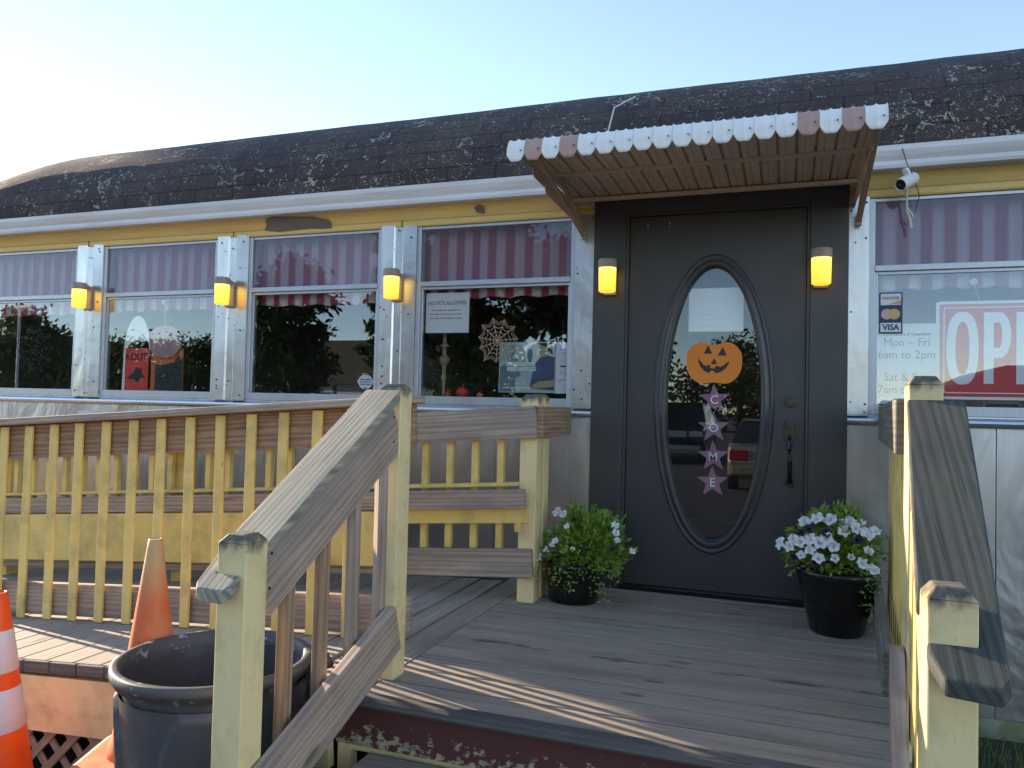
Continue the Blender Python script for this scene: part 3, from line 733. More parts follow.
for x in (-3.15,):
    bm = new(); box(bm, x-.045, x+.045, -1.39, -1.30, zr(x)-.2, zr(x)+.93); build('rail_post', bm, M_['yellow'], orl, bevel=.003)

# ---- inner ramp railing (towards the diner)
irl = T('ramp_railing', 'railing on the diner side of the ramp with grab board and paired end posts', 'railing', (-2, -.56, 0), 'ramp railings')
def li(z, x): return z+.075*(x+.39)
def ibar(name, z0, z1, y, th, m, xs_=-.347, xe=-6.2, bev=.004):
    bm = new(); bar(bm, (xs_, y, li((z0+z1)/2, xs_)), (xe, y, li((z0+z1)/2, xe)), th, z1-z0); return build(name, bm, m, irl, bevel=bev)
capped('end_post', irl, -.437, -.348, -.580, -.491, 0.001, 1.045, ch=.02, drop=.022)
capped('end_post', irl, -.437, -.348, -.452, -.363, 0.001, 1.050, ch=.02, drop=.022)
ibar('top_board', .825, .985, -.600, .036, M_['wood_grey'], -.343)
bm = new(); box(bm, -.346, -.310, -.600, -.075, .83, .985, axis=1); build('return_board', bm, M_['wood_brown'], irl, bevel=.004)
ibar('bottom_board', .132, .272, -.600, .036, M_['wood_grey'], -.350)
ibar('grab_board', .478, .572, -.632, .036, M_['wood_grey'], -.385)
ibar('middle_rail', .585, .603, -.560, .085, M_['yellow'], -.438)
ibar('lower_rail', .40, .480, -.590, .030, M_['yellow'], -.375)
ibar('wide_board', .185, .470, -.652, .03, M_['yellow'], -1.15)
x = -.545; 
while x > -5.9:
    bm = new(); bar(bm, (x, -.555, li(.27, x)), (x, -.555, li(.84, x)), .034, .034); build('baluster', bm, M_['yellow'], irl, bevel=.002); x -= .142
bm = new(); box(bm, -.445, -.415, -.612, -.584, .355, .40); build('spacer_block', bm, M_['yellow'], irl)
for x in (-2.63, -4.1, -5.5):
    bm = new(); box(bm, x-.045, x+.045, -.53, -.44, zr(x)-.3, li(.95, x)); build('rail_post', bm, M_['yellow'], irl, bevel=.003)

# ================================================================== AWNING
aw = T('door_awning', 'slatted metal awning with white and faded pink scalloped edge above the door', 'awning', (.485, -.5, 2.1))
AX0, AX1, NS = -.352, 1.180, 19
sw = (AX1-AX0)/NS
bm = new()
def awn_path(n=9):
    p = [(-.03, 2.185), (-.35, 2.185), (-.7, 2.18), (-.97, 2.172), (-1.02, 2.165)]
    return p
path = awn_path()
rows = []
cross = []
for i in range(NS):
    a = AX0+i*sw
    cross += [(a, 0), (a+.006, .0), (a+.010, -.014), (a+sw*.40, -.014), (a+sw*.46, -.011), (a+sw*.54, -.011), (a+sw*.60, -.014), (a+sw-.006, -.014), (a+sw-.002, 0)]
cross.append((AX1, 0))
for (y, z) in path: rows.append([bm.verts.new((x, y, z+dz)) for x, dz in cross])
for r1, r2 in zip(rows[:-1], rows[1:]):
    for i in range(len(cross)-1): bm.faces.new((r1[i], r1[i+1], r2[i+1], r2[i]))
o = build('canopy', bm, M_['tan_metal'], aw); sm = o.modifiers.new('thickness', 'SOLIDIFY'); sm.thickness = .0018; sm.offset = 1
# scalloped edge pieces curving over the front
cols = ['W', 'P', 'W', 'P'] + ['W']*11 + ['P', 'W', 'P', 'W']
for i, k in enumerate(cols):
    a = AX0+i*sw; bm = new()
    prof = [(-1.00, 2.175), (-1.035, 2.176), (-1.065, 2.168), (-1.085, 2.150), (-1.095, 2.125), (-1.098, 2.10), (-1.099, 2.078), (-1.1, 2.062)]
    us = [0, .06, .2, .36, .44, .5, .56, .64, .8, .94, 1]
    rws = []
    for q, (y, z) in enumerate(prof):
        row = []
        for u in us:
            rib = .007*max(0, 1-abs(u-.5)/.10) + .006*max(0, 1-u/.06) + .006*max(0, 1-(1-u)/.06)
            dz = 0; xx = u
            if q >= 5:
                e = max(0, abs(u-.5)-.22)/.28; dz = (q-4)/3*.030*e**1.6
            ny, nz = (-1, 0) if q > 3 else (-.5, .8)
            row.append(bm.verts.new((a+.0015+(sw-.003)*xx, y+ny*rib, z+nz*rib+dz)))
        rws.append(row)
    for r1, r2 in zip(rws[:-1], rws[1:]):
        for j in range(len(us)-1): bm.faces.new((r1[j], r1[j+1], r2[j+1], r2[j])).smooth = True
    o = build('scallop', bm, [M_['white_metal'], M_['tan_metal']] if k == 'W' else [M_['pink_metal'], M_['tan_metal']], aw, label='faded pink scallop' if k == 'P' else 'white scallop')
    sm = o.modifiers.new('thickness', 'SOLIDIFY'); sm.thickness = .0016; sm.offset = 1
    bm = new(); ycyl(bm, a+sw*.80, 2.112, .0026, -1.107, -1.098, 8); build('rivet', bm, M_['ink_dark'], o)
for nm, y, z, h in (('front_bar', -.985, 2.146, .02), ('middle_bar', -.56, 2.158, .018), ('wall_bar', -.10, 2.150, .022), ('wall_rail', -.045, 2.148, .03)):
    bm = new(); box(bm, AX0+.03, AX1-.03, y-.012, y+.012, z-h/2, z+h/2); build(nm, bm, M_['tan_metal'], aw, bevel=.002)
for xe, sgn in ((AX0+.012, 1), (AX1-.012, -1)):                # louvred side drops
    for k in range(3):
        bm = new(); zt = 2.158-k*.038
        ya, yb = -.03-.0*k, -.98+.16*k
        prism(bm, [(ya, zt), (yb, zt+.006), (yb+.03, zt-.034), (ya, zt-.046)], xe+sgn*k*.012, xe+sgn*(k*.012+.003), axis=0)
        build('side_slat', bm, M_['tan_metal'], aw)
def strut(p, q): 
    bm = new(); bar(bm, p, q, .022, .012); build('strut', bm, M_['strut'], aw, bevel=.002)
strut((-.262, -.065, 1.952), (-.262, -.985, 2.140)); strut((-.262, -.068, 1.985), (-.262, -.56, 2.150))
strut((1.162, -.065, 1.952), (1.162, -.985, 2.140)); strut((1.162, -.068, 1.985), (1.162, -.56, 2.150))
for x in (-.262, 1.162):
    bm = new(); box(bm, x-.012, x+.012, -.075, -.051, 1.935, 2.0); build('wall_bracket', bm, M_['strut'], aw)

# ================================================================== WALL LAMPS
def lamp(x, z, yw, label, first=[None]):
    if first[0] is not None:
        o = dup(first[0], (x, yw, z), label); return o
    t = T('wall_lamp', label, 'lamp', (x, yw, z), 'amber wall lamps')
    bm = new(); box(bm, x-.035, x+.035, yw-.022, yw, z-.095, z+.075); build('back_plate', bm, M_['lamp_tan'], t, bevel=.004)
    bm = new(); box(bm, x-.028, x+.028, yw-.075, yw-.022, z+.05, z+.082); build('arm', bm, M_['lamp_tan'], t, bevel=.004)
    bm = new(); lathe(bm, [(.0, -.088), (.040, -.088), (.046, -.082), (.048, .045)], (x, yw-.088, z), 28); o = build('lamp_shade', bm, M_['lamp'], t, smooth=True)
    o.data.polygons.foreach_set('use_smooth', [True]*len(o.data.polygons))
    bm = new(); lathe(bm, [(.05, .045), (.051, .05), (.051, .085), (.047, .092), (0, .094)], (x, yw-.088, z), 28); build('cap', bm, M_['lamp_tan'], t)
    first[0] = t; return t
lamp(-3.99, 1.708, -.029, 'leftmost of the lit amber wall lamps, on the steel pillar by the dark spider web')
lamp(-2.722, 1.704, -.029, 'lit amber wall lamp on the steel pillar right of the red card window')
lamp(-1.452, 1.712, -.029, 'lit amber wall lamp on the steel pillar beside the window with the tan spider web')
lamp(-.103, 1.708, -.062, 'lit amber wall lamp on the black frame left of the door')
lamp(.985, 1.716, -.062, 'lit amber wall lamp on the black frame right of the door')

# ================================================================== CURTAINS
def curtain(a, b, zb, label, rip=.008):
    bm = new(); l = bm.loops.layers.uv.active; n = int((b-a)/.012); rows = []
    zs = [2.07, 1.9, 1.75, 1.70, zb+.02, zb]
    off = rnd()*5
    for k, z in enumerate(zs):
        row = []
        for i in range(n+1):
            x = a+(b-a)*i/n; amp = rip*(.5+.5*k/5)
            yv = .085+amp*math.sin(x*2*math.pi/.105*1.0+off)+.6*amp*noise.noise(Vector((x*9, z*2, off)))
            row.append((bm.verts.new((x, yv, z+(.006*math.sin(x*31+off) if k == 5 else 0))), x))
        rows.append(row)
    for r1, r2 in zip(rows[:-1], rows[1:]):
        for i in range(n):
            f = bm.faces.new((r1[i][0], r1[i+1][0], r2[i+1][0], r2[i][0])); f.smooth = True
            for lp, q in zip(f.loops, (r1[i][1], r1[i+1][1], r2[i+1][1], r2[i][1])): lp[l].uv = (q+noise.noise(Vector((q*4, off, 0)))*.02, 0)
    o = solo('curtain', bm, M_['curtain'], label, 'curtain', ((a+b)/2, .085, zb), 'striped cafe curtains')
    sm = o.modifiers.new('thickness', 'SOLIDIFY'); sm.thickness = .001
CL = ['greyish striped valance curtain behind the window with the dark spider web', 'red striped valance curtain behind the window with red and orange cards',
      'red striped valance curtain behind the window with the small hexagonal sticker', 'red and white striped curtain behind the window with the tan spider web',
      'red and white striped valance curtain behind the window with the red sign']
for k, (a, b) in enumerate(WIN[:5]): curtain(a+.03, b-.03, [1.60, 1.615, 1.625, 1.645, 1.625][k], CL[k])

# ================================================================== SIGNS AND DECORATIONS
def card(bm, x0, x1, z0, z1, y, t=.0015): return box(bm, x0, x1, y, y+t, z0, z1)
def lines(parent, x0, x1, zs, y, mat, h=.006, ragged=True):
    bm = new()
    for z in zs:
        x = x0+(rnd()*.02 if ragged else 0); e = x1-(rnd()*.05 if ragged else 0)
        while x < e:
            w = .012+rnd()*.03; box(bm, x, min(x+w, e), y, y+.0005, z-h/2, z+h/2); x += w+.006
    o = build('small_print', bm, mat, parent)
# no pets paper
t = T('paper_notice', 'white printed pets notice in the upper corner of the window left of the door', 'notice', (-1.15, .03, 1.425))
bm = new(); card(bm, -1.285, -.995, 1.425, 1.672, .03); build('sheet', bm, M_['paper'], t)
build('lettering', text('NO PETS ALLOWED', .034, -1.14, 1.608, .0285, .0006, .85), M_['ink_soft'], t)
lines(t, -1.26, -1.02, (1.565, 1.54, 1.515), .0285, M_['ink_soft'], .007)
# spider webs
def web(name, cxw, czw, r, y, mat, label, rad=.0028, seed=1, nsp=11, rz=1.0):
    rg = random.Random(seed); bm = new(); ang = [2*math.pi*i/nsp+.1 for i in range(nsp)]; rs = [r*(.88+.2*rg.random()) for _ in ang]
    for a, q in zip(ang, rs): tube(bm, [(cxw, y, czw), (cxw+q*math.cos(a), y, czw+q*rz*math.sin(a))], rad, 6)
    for lv in (.25, .45, .66, .86, .97):
        for i in range(nsp):
            a0, a1 = ang[i], ang[(i+1) % nsp]; q0, q1 = rs[i]*lv, rs[(i+1) % nsp]*lv
            p0 = Vector((cxw+q0*math.cos(a0), y, czw+q0*rz*math.sin(a0))); p1 = Vector((cxw+q1*math.cos(a1), y, czw+q1*rz*math.sin(a1)))
            m = (p0+p1)/2; m = m+(Vector((cxw, y, czw))-m)*.16
            tube(bm, [p0, (p0*.5+m*.5)+(p0-p1)*.03, m, (p1*.5+m*.5)-(p0-p1)*.03, p1], rad*.85, 5)
    solo(name, bm, mat, label, 'decoration', (cxw, y, czw))
web('spider_web', -.806, 1.374, .142, .03, M_['tan_web'], 'tan cord spider web hanging in the window beside the poster', .0026, 3, 11)
web('spider_web', -4.585, 1.325, .195, .03, M_['black_web'], 'dark cord spider web hanging in the leftmost window', .004, 5, 10, .9)
# poster
t = T('poster', 'mint poster with a blue clad figure beside a slim white text strip', 'poster', (-.56, .036, 1.065))
px0, px1, pz0, pz1, py = -.793, -.442, 1.066, 1.366, .034
bm = new(); card(bm, px0, px1, pz0, pz1, py, .003); build('sheet', bm, M_['mint'], t)
def shape(pts, m, y, nm='printed_shape'): 
    bm = new(); prism(bm, [(px0+(px1-px0)*a, pz0+(pz1-pz0)*b) for a, b in pts], y, y+.0005); build(nm, bm, m, t)
shape([(.42, .98), (.98, .98), (.98, .72), (.72, .6), (.5, .55)], M_['paper_off'], py-.0008)
shape([(.55, .08), (.60, .38), (.66, .60), (.75, .72), (.86, .74), (.985, .70), (.985, .05)], M_['denim'], py-.0016)
shape([(.72, .97), (.70, .80), (.76, .70), (.86, .72), (.90, .86), (.87, .97)], M_['skin_print'], py-.0024)
shape([(.68, .975), (.86, .975), (.93, .985), (.95, .74), (.88, .80), (.84, .9), (.76, .93)], M_['ink_dark'], py-.0031)
shape([(.985, .13), (.985, .26), (.72, .22), (.60, .15), (.62, .08), (.8, .10)], M_['skin_print'], py-.0031)
shape([(.02, .02), (.02, .5), (.12, .58), (.2, .40), (.36, .42), (.40, .34), (.30, .28), (.28, .02)], M_['teal'], py-.0016)
shape([(.52, .86), (.58, .86), (.60, .76), (.58, .60), (.53, .60), (.50, .74)], M_['teal'], py-.0016)
bm = new(); S = [(.19, .86), (.23, .92), (.285, .90), (.285, .83), (.24, .76), (.215, .70), (.25, .655), (.33, .645)]
tube(bm, [(px0+(px1-px0)*a, py-.002, pz0+(pz1-pz0)*b) for a, b in S], .004, 6); build('printed_shape', bm, M_['ink'], t)
bm = new(); box(bm, px0+.045, px0+.12, py-.0014, py-.0008, pz0+.185, pz0+.189); build('printed_shape', bm, M_['ink'], t)
build('lettering', text('COVERAGE FOR', .030, px0+.135, pz0+.168, py-.0024, .0009, .85), M_['sign_white'], t)
build('lettering', text('EVERY LIFESTAGE', .030, px0+.142, pz0+.138, py-.0024, .0009, .78), M_['sign_white'], t)
lines(t, px0+.02, px0+.22, (pz0+.028,), py-.0024, M_['paper'], .006)
bm = new(); card(bm, -.440, -.346, 1.064, 1.362, py-.002); build('text_strip', bm, M_['paper'], t)
lines(t, -.42, -.36, (1.32, 1.30, 1.255), py-.0032, M_['ink_soft'], .004); lines(t, -.415, -.37, (1.222,), py-.0032, M_['ink_dark'], .008)
lines(t, -.432, -.355, (1.19, 1.18, 1.145, 1.135), py-.0032, M_['ink_soft'], .004)
# turned pole and gourds on the sill
bm = new(); lathe(bm, [(.011, 0), (.013, .02), (.010, .05), (.012, .12), (.014, .20), (.030, .222), (.034, .235), (.030, .25), (.014, .27), (.013, .31), (.028, .322), (.028, .33), (.013, .342), (.011, .5), (.010, .70)], (-1.213, .16, 1.03), 16, True)
solo('turned_pole', bm, M_['strut'], 'thin tan turned wooden pole on the sill of the tan spider web window', 'pole', (-1.213, .16, 1.03))
for x, y, r, m, lb in ((-1.075, .14, .040, 'dim_red', 'small red gourd on the window sill right of the turned pole'), (-1.165, .12, .022, 'dim_red', 'tiny red fruit on the sill at the foot of the turned pole'), (-.955, .14, .022, 'dim_orange', 'small orange gourd on the sill below the tan spider web')):
    bm = new(); n = 20; rr_ = []
    for k in range(9):
        ph = -math.pi/2+math.pi*k/8
        rr_.append((r*math.cos(ph), r*.85*math.sin(ph)+r*.85))
    lathe(bm, [(max(q, .0005), z) for q, z in rr_], (x, y, 1.028), n, True)
    for v in bm.verts:
        a = math.atan2(v.co.y-y, v.co.x-x); s = 1+.05*math.cos(a*8); v.co.x = x+(v.co.x-x)*s; v.co.y = y+(v.co.y-y)*s
    tube(bm, [(x, y, 1.028+r*1.68), (x+.003, y, 1.028+r*2.0), (x+.008, y, 1.028+r*2.15)], r*.13, 6)
    solo('gourd', bm, M_[m], lb, 'gourd', (x, y, 1.028), smooth=True)
# security sticker
t = T('window_sticker', 'small white hexagonal sticker with grey lines in the lower corner of a left window', 'sticker', (-1.688, .012, 1.07))
bm = new(); prism(bm, [(-1.748, 1.118), (-1.725, 1.153), (-1.71, 1.158), (-1.70, 1.17), (-1.675, 1.17), (-1.665, 1.158), (-1.65, 1.153), (-1.627, 1.118), (-1.65, 1.083), (-1.675, 1.07), (-1.70, 1.07), (-1.725, 1.083)], .010, .0112); build('sheet', bm, M_['paper'], t)
bm = new(); box(bm, -1.70, -1.675, .009, .0095, 1.161, 1.168); box(bm, -1.70, -1.675, .009, .0095, 1.073, 1.08); build('printed_shape', bm, M_['navy'], t)
lines(t, -1.725, -1.65, (1.132, 1.117, 1.102), .009, M_['ink'], .006, False)
# window with cards
t = T('red_card', 'red card with dark bat shapes and lettering behind the second window from the left', 'card', (-3.6, .045, 1.035))
bm = new(); card(bm, -3.705, -3.49, 1.036, 1.34, .045, .003); build('sheet', bm, M_['dim_red'], t)
build('lettering', text('KOUT', .075, -3.60, 1.275, .0435, .001, .95), M_['ink_dark'], t)
bm = new(); prism(bm, [(-3.69, 1.12), (-3.62, 1.165), (-3.60, 1.21), (-3.575, 1.19), (-3.545, 1.20), (-3.55, 1.165), (-3.50, 1.12), (-3.55, 1.13), (-3.58, 1.09), (-3.62, 1.115)], .043, .0438); build('bat_print', bm, M_['ink_dark'], t)
bm = new(); N = 24
outer = [(-3.608+.128*math.sin(math.pi*k/N)**.8*(-1 if 0 else -1), 0) for k in range(1)]
def arch(w, z0, zt, n=16):
    L = [(-w*math.cos(math.pi/2*k/n)**1.0, z0+(zt-z0)*math.sin(math.pi/2*k/n)) for k in range(n+1)]
    return L + [(-x, z) for x, z in L[-2::-1]]
xo = -3.605
A = [(xo+x, z) for x, z in arch(.122, 1.30, 1.575)]
pts = [(xo-.118, 1.036)] + A + [(xo+.118, 1.30)]
inner = [(xo+x, z) for x, z in arch(.10, 1.30, 1.40)][::-1]
pts = [(xo-.13, 1.036)] + A + [(xo+.10, 1.40), (xo+.04, 1.385), (xo-.02, 1.41), (xo-.08, 1.36), (xo-.098, 1.30), (xo-.106, 1.036)]
prism(bm, pts, .05, .053)
solo('ghost_cutout', bm, M_['sign_white'], 'white pointed arch cutout standing behind the red card in a left window', 'decoration', (xo, .05, 1.036))
t = T('orange_card', 'dull orange card with tower outline and black shapes beside the red card', 'card', (-3.34, .06, 1.035))
bm = new(); prism(bm, [(-3.48, 1.036), (-3.48, 1.36), (-3.45, 1.36), (-3.45, 1.375), (-3.40, 1.375), (-3.40, 1.36), (-3.385, 1.36), (-3.385, 1.39), (-3.335, 1.39), (-3.335, 1.345), (-3.19, 1.335), (-3.19, 1.036)], .06, .063); build('sheet', bm, M_['dim_orange'], t)
bm = new(); prism(bm, [(-3.44, 1.04), (-3.44, 1.22), (-3.36, 1.225), (-3.27, 1.24), (-3.23, 1.29), (-3.215, 1.25), (-3.192, 1.28), (-3.192, 1.04)], .058, .0588); build('cat_print', bm, M_['ink_dark'], t)
t = T('hanging_disc', 'faint pink pumpkin shaped disc hanging on a cord in a left window', 'decoration', (-3.335, .03, 1.36))
bm = new(); prism(bm, ell(-3.335, 1.385, .14, .115, 36, 2.3), .033, .036); build('disc', bm, M_['pinkish'], t)
bm = new(); tube(bm, [(-3.335, .032, 1.49), (-3.34, .03, 1.58), (-3.343, .022, 1.655)], .003, 6); ycyl(bm, -3.343, 1.665, .016, .012, .02); build('cord', bm, M_['cord'], t)
# card-brand stickers
t = T('card_sticker', 'narrow payment card sticker with three logos on the right hand window', 'sticker', (1.316, .003, 1.395))
bm = new(); card(bm, 1.264, 1.371, 1.394, 1.602, .0025, .001); build('sheet', bm, M_['navy'], t)
for zz in ((1.538, 1.595), (1.402, 1.448)):
    bm = new(); card(bm, 1.271, 1.364, zz[0], zz[1], .0018, .0005); build('logo_field', bm, M_['paper'], t)
build('lettering', text('DISCOVER', .020, 1.317, 1.572, .0012, .0003, .85, .0003), M_['ink'], t)
bm = new(); prism(bm, [(1.30, 1.54), (1.364, 1.54), (1.364, 1.563)], .0014, .0017); build('logo_wedge', bm, M_['yel_disc'], t)
build('lettering', text('VISA', .042, 1.318, 1.4245, .0012, .0012, .9, .0003), M_['navy'], t)
bm = new(); ycyl(bm, 1.300, 1.492, .027, .0016, .0021, 28); build('logo_disc', bm, M_['rose_disc'], t)
bm = new(); ycyl(bm, 1.333, 1.492, .027, .0011, .0015, 28); build('logo_disc', bm, M_['yel_disc'], t)
# hours
t = T('hours_notice', 'white opening hours notice in the right hand window below the card sticker', 'notice', (1.39, .02, 1.045))
bm = new(); card(bm, 1.259, 1.540, 1.040, 1.445, .024, .0015); build('sheet', bm, M_['paper'], t)
build('lettering', text('New Hours of Operation:', .020, 1.395, 1.392, .0225, .0004, 1), M_['ink_dark'], t)
for s, z in (('Mon \u2013 Fri', 1.350), ('6am to 2pm', 1.288), ('Sat & Sun', 1.175), ('7am to 2pm', 1.112)):
    build('lettering', text(s, .058, 1.393, z, .0225, -.0004, .92), M_['ink'], t)
# OPEN sign
t = T('open_sign', 'large red sign with white letters reading open in the right hand window', 'sign', (1.86, .055, 1.07))
bm = new(); prism(bm, ell(1.88, 1.313, .352, .243, 96, 60), .05, .053); build('border', bm, M_['sign_white'], t)
bm = new(); prism(bm, ell(1.88, 1.313, .338, .229, 96, 60), .0485, .0495); build('panel', bm, M_['sign_red'], t)
bm = new(); ring(bm, ell(1.882, 1.313, .322, .213, 96, 60), ell(1.882, 1.313, .317, .208, 96, 60), .0475, .0483); build('inner_line', bm, M_['sign_white'], t)
yl = (.0462, .0474); bm = new(); ring(bm, ell(1.643, 1.323, .070, .180, 40, 2.5), ell(1.643, 1.323, .030, .130, 40, 2.4), *yl); build('letter', bm, M_['sign_white'], t)
bm = new(); zb, zt = 1.148, 1.498; x = 1.735
o_ = [(x, zb), (x+.042, zb), (x+.042, zb+.125), (x+.07, zb+.125)] + [(x+.07+.045*math.cos(a), (zt+zb+.125)/2+(zt-zb-.125)/2*math.sin(a)) for a in [R(q) for q in range(-80, 81, 16)]] + [(x+.07, zt), (x, zt)]
prism(bm, [(x, zb), (x+.042, zb), (x+.042, zt), (x, zt)], *yl)
def arcpts(cx_, cz_, a, b): return [(cx_+a*math.cos(R(q)), cz_+b*math.sin(R(q))) for q in range(-90, 91, 12)]
o1 = arcpts(x+.068, zt-.112, .048, .112); i1 = arcpts(x+.064, zt-.112, .014, .062)
pp = [(x+.0422, zt-.224)] + o1 + [(x+.0422, zt), (x+.0422, zt-.05)] + i1[::-1] + [(x+.0422, zt-.174)]
prism(bm, pp, *yl); build('letter', bm, M_['sign_white'], t)
x = 1.872; bm = new(); prism(bm, [(x, zb), (x+.105, zb), (x+.105, zb+.055), (x+.042, zb+.055), (x+.042, zb+.15), (x+.095, zb+.15), (x+.095, zb+.2), (x+.042, zb+.2), (x+.042, zt-.055), (x+.105, zt-.055), (x+.105, zt), (x, zt)], *yl); build('letter', bm, M_['sign_white'], t)
x = 2.005; bm = new(); prism(bm, [(x, zb), (x+.04, zb), (x+.04, zt-.13), (x+.088, zb), (x+.125, zb), (x+.125, zt), (x+.086, zt), (x+.086, zb+.13), (x+.04, zt), (x, zt)], *yl); build('letter', bm, M_['sign_white'], t)
bm = new(); tube(bm, [(1.684, .018, 1.64), (1.70, .035, 1.60), (1.715, .05, 1.556)], .0018, 6); ycyl(bm, 1.684, 1.645, .018, .011, .018); build('hanging_cord', bm, M_['cord'], t)
# door: paper, pumpkin, stars
t = T('paper_notice', 'plain pale paper notice behind the top of the oval door glass', 'notice', (.46, .02, 1.415))
bm = new(); card(bm, .318, .606, 1.415, 1.652, .018); build('sheet', bm, M_['paper'], t)
lines(t, .36, .56, (1.60, 1.57, 1.54, 1.51, 1.48, 1.45), .017, M_['paper_off'], .005)
t = T('pumpkin_decoration', 'flat orange pumpkin with a carved grin stuck on the oval door glass', 'decoration', (.459, .0, 1.13))
k = 28; pts = ell(.459, 1.247, .146, .116, 40, 2.6); pts = [(x, z-.028*max(0, 1-abs(x-.459)/.07) if z > 1.3 else z+.006*math.cos((x-.459)*40)) for x, z in pts]
bm = new(); prism(bm, pts, -.0145, -.013); build('card', bm, M_['orange'], t)
for tri in ([(.405, 1.292), (.428, 1.338), (.449, 1.292)], [(.478, 1.282), (.505, 1.330), (.523, 1.282)], [(.442, 1.236), (.461, 1.268), (.474, 1.236)]):
    bm = new(); prism(bm, tri, -.0156, -.0148); build('eye' if tri[1][1] > 1.3 else 'nose', bm, M_['ink_dark'], t)
bm = new(); up_ = []; lo_ = []
mp = [(.376, 1.280), (.383, 1.258), (.405, 1.232), (.424, 1.222), (.424, 1.232), (.440, 1.232), (.440, 1.215), (.466, 1.212), (.466, 1.225), (.486, 1.226), (.487, 1.219), (.513, 1.232), (.537, 1.254), (.536, 1.240), (.520, 1.212), (.494, 1.194), (.468, 1.186), (.458, 1.200), (.444, 1.201), (.434, 1.188), (.410, 1.198), (.388, 1.222), (.377, 1.250)]
prism(bm, mp, -.0156, -.0148); build('mouth', bm, M_['ink_dark'], t)
for (ch, x, z) in (('C', .463, 1.043), ('O', .462, .892), ('M', .461, .737), ('E', .460, .600)):
    t = T('paper_star', 'mauve paper star with a white letter %s behind the oval door glass' % ch, 'star', (x, 0, z-.075), 'lettered stars in the door glass')
    r1, r2 = .086, .036; sp = []
    for i in range(10): a = R(90+36*i+2); q = r1 if i % 2 == 0 else r2; sp.append((x+q*math.cos(a), z+.004+q*math.sin(a)))
    bm = new(); prism(bm, sp, -.003, -.0015); build('card', bm, M_['purple'], t)
    tx = text(ch, .066, x, z, -.0046, .0004, 1.0); build('lettering', tx, M_['sign_white'], t)

# security camera
t = T('security_camera', 'white bullet security camera with dangling cables under the gutter right of the awning', 'camera', (1.38, -.08, 2.13))
d = Vector((-.55, -.62, -.42)).normalized(); c0 = Vector((1.366, -.15, 2.118))
q = Vector((0, 0, 1)).rotation_difference(d)
def xf(bm):
    for v in bm.verts: v.co = c0+q @ v.co
bm = new(); lathe(bm, [(.0, -.062), (.026, -.062), (.031, -.055), (.031, .052), (.029, .058)], (0, 0, 0), 24); lathe(bm, [(.00005, .05), (.026, .05), (.0275, .058), (.0295, .058)], (0, 0, 0), 24); xf(bm); build('housing', bm, M_['white'], t)
bm = new(); lathe(bm, [(.00005, .0515), (.02, .0515), (.0255, .0515)], (0, 0, 0), 20); lathe(bm, [(.009, .0525), (.009, .055), (.001, .057)], (0, 0, 0), 16); xf(bm); build('lens', bm, M_['dark_glass'], t)
bm = new(); bar(bm, c0+Vector((0, 0, .025)), c0+Vector((.012, .01, .036)), .03, .075); xf_ = 0; build('sun_visor', bm, M_['white'], t, bevel=.004)
bm = new(); tube(bm, [c0-d*.05, c0-d*.08+Vector((0, .03, .0)), (1.41, -.045, 2.135)], .012, 10); build('mount_arm', bm, M_['white'], t)
bm = new(); tube(bm, [c0+Vector((0, .01, -.03)), (1.37, -.12, 2.04), (1.372, -.11, 1.985), (1.388, -.10, 1.94), (1.392, -.10, 1.90)], [.006, .005, .006, .006, .008], 8)
tube(bm, [(1.372, -.11, 2.0), (1.39, -.105, 1.975), (1.40, -.10, 1.955)], [.004, .006, .006], 8); build('cable', bm, M_['cord'], t)
bm = new(); tube(bm, [(1.335, -.16, 2.31), (1.345, -.176, 2.26), (1.365, -.165, 2.195), (1.40, -.14, 2.13), (1.425, -.12, 2.05), (1.405, -.105, 1.97)], .0022, 6); build('thin_wire', bm, M_['ink_dark'], t)
# white cable over the roof
bm = new(); tube(bm, [(-.11, -.162, 2.30), (-.115, -.17, 2.42), (-.11, -.16, 2.52), (-.095, -.10, 2.66), (-.06, .04, 2.745), (-.02, .10, 2.79)], .0045, 8)
solo('roof_cable', bm, M_['cord'], 'thin white cable running over the roof edge behind the awning', 'cable', (-.1, -.15, 2.3))

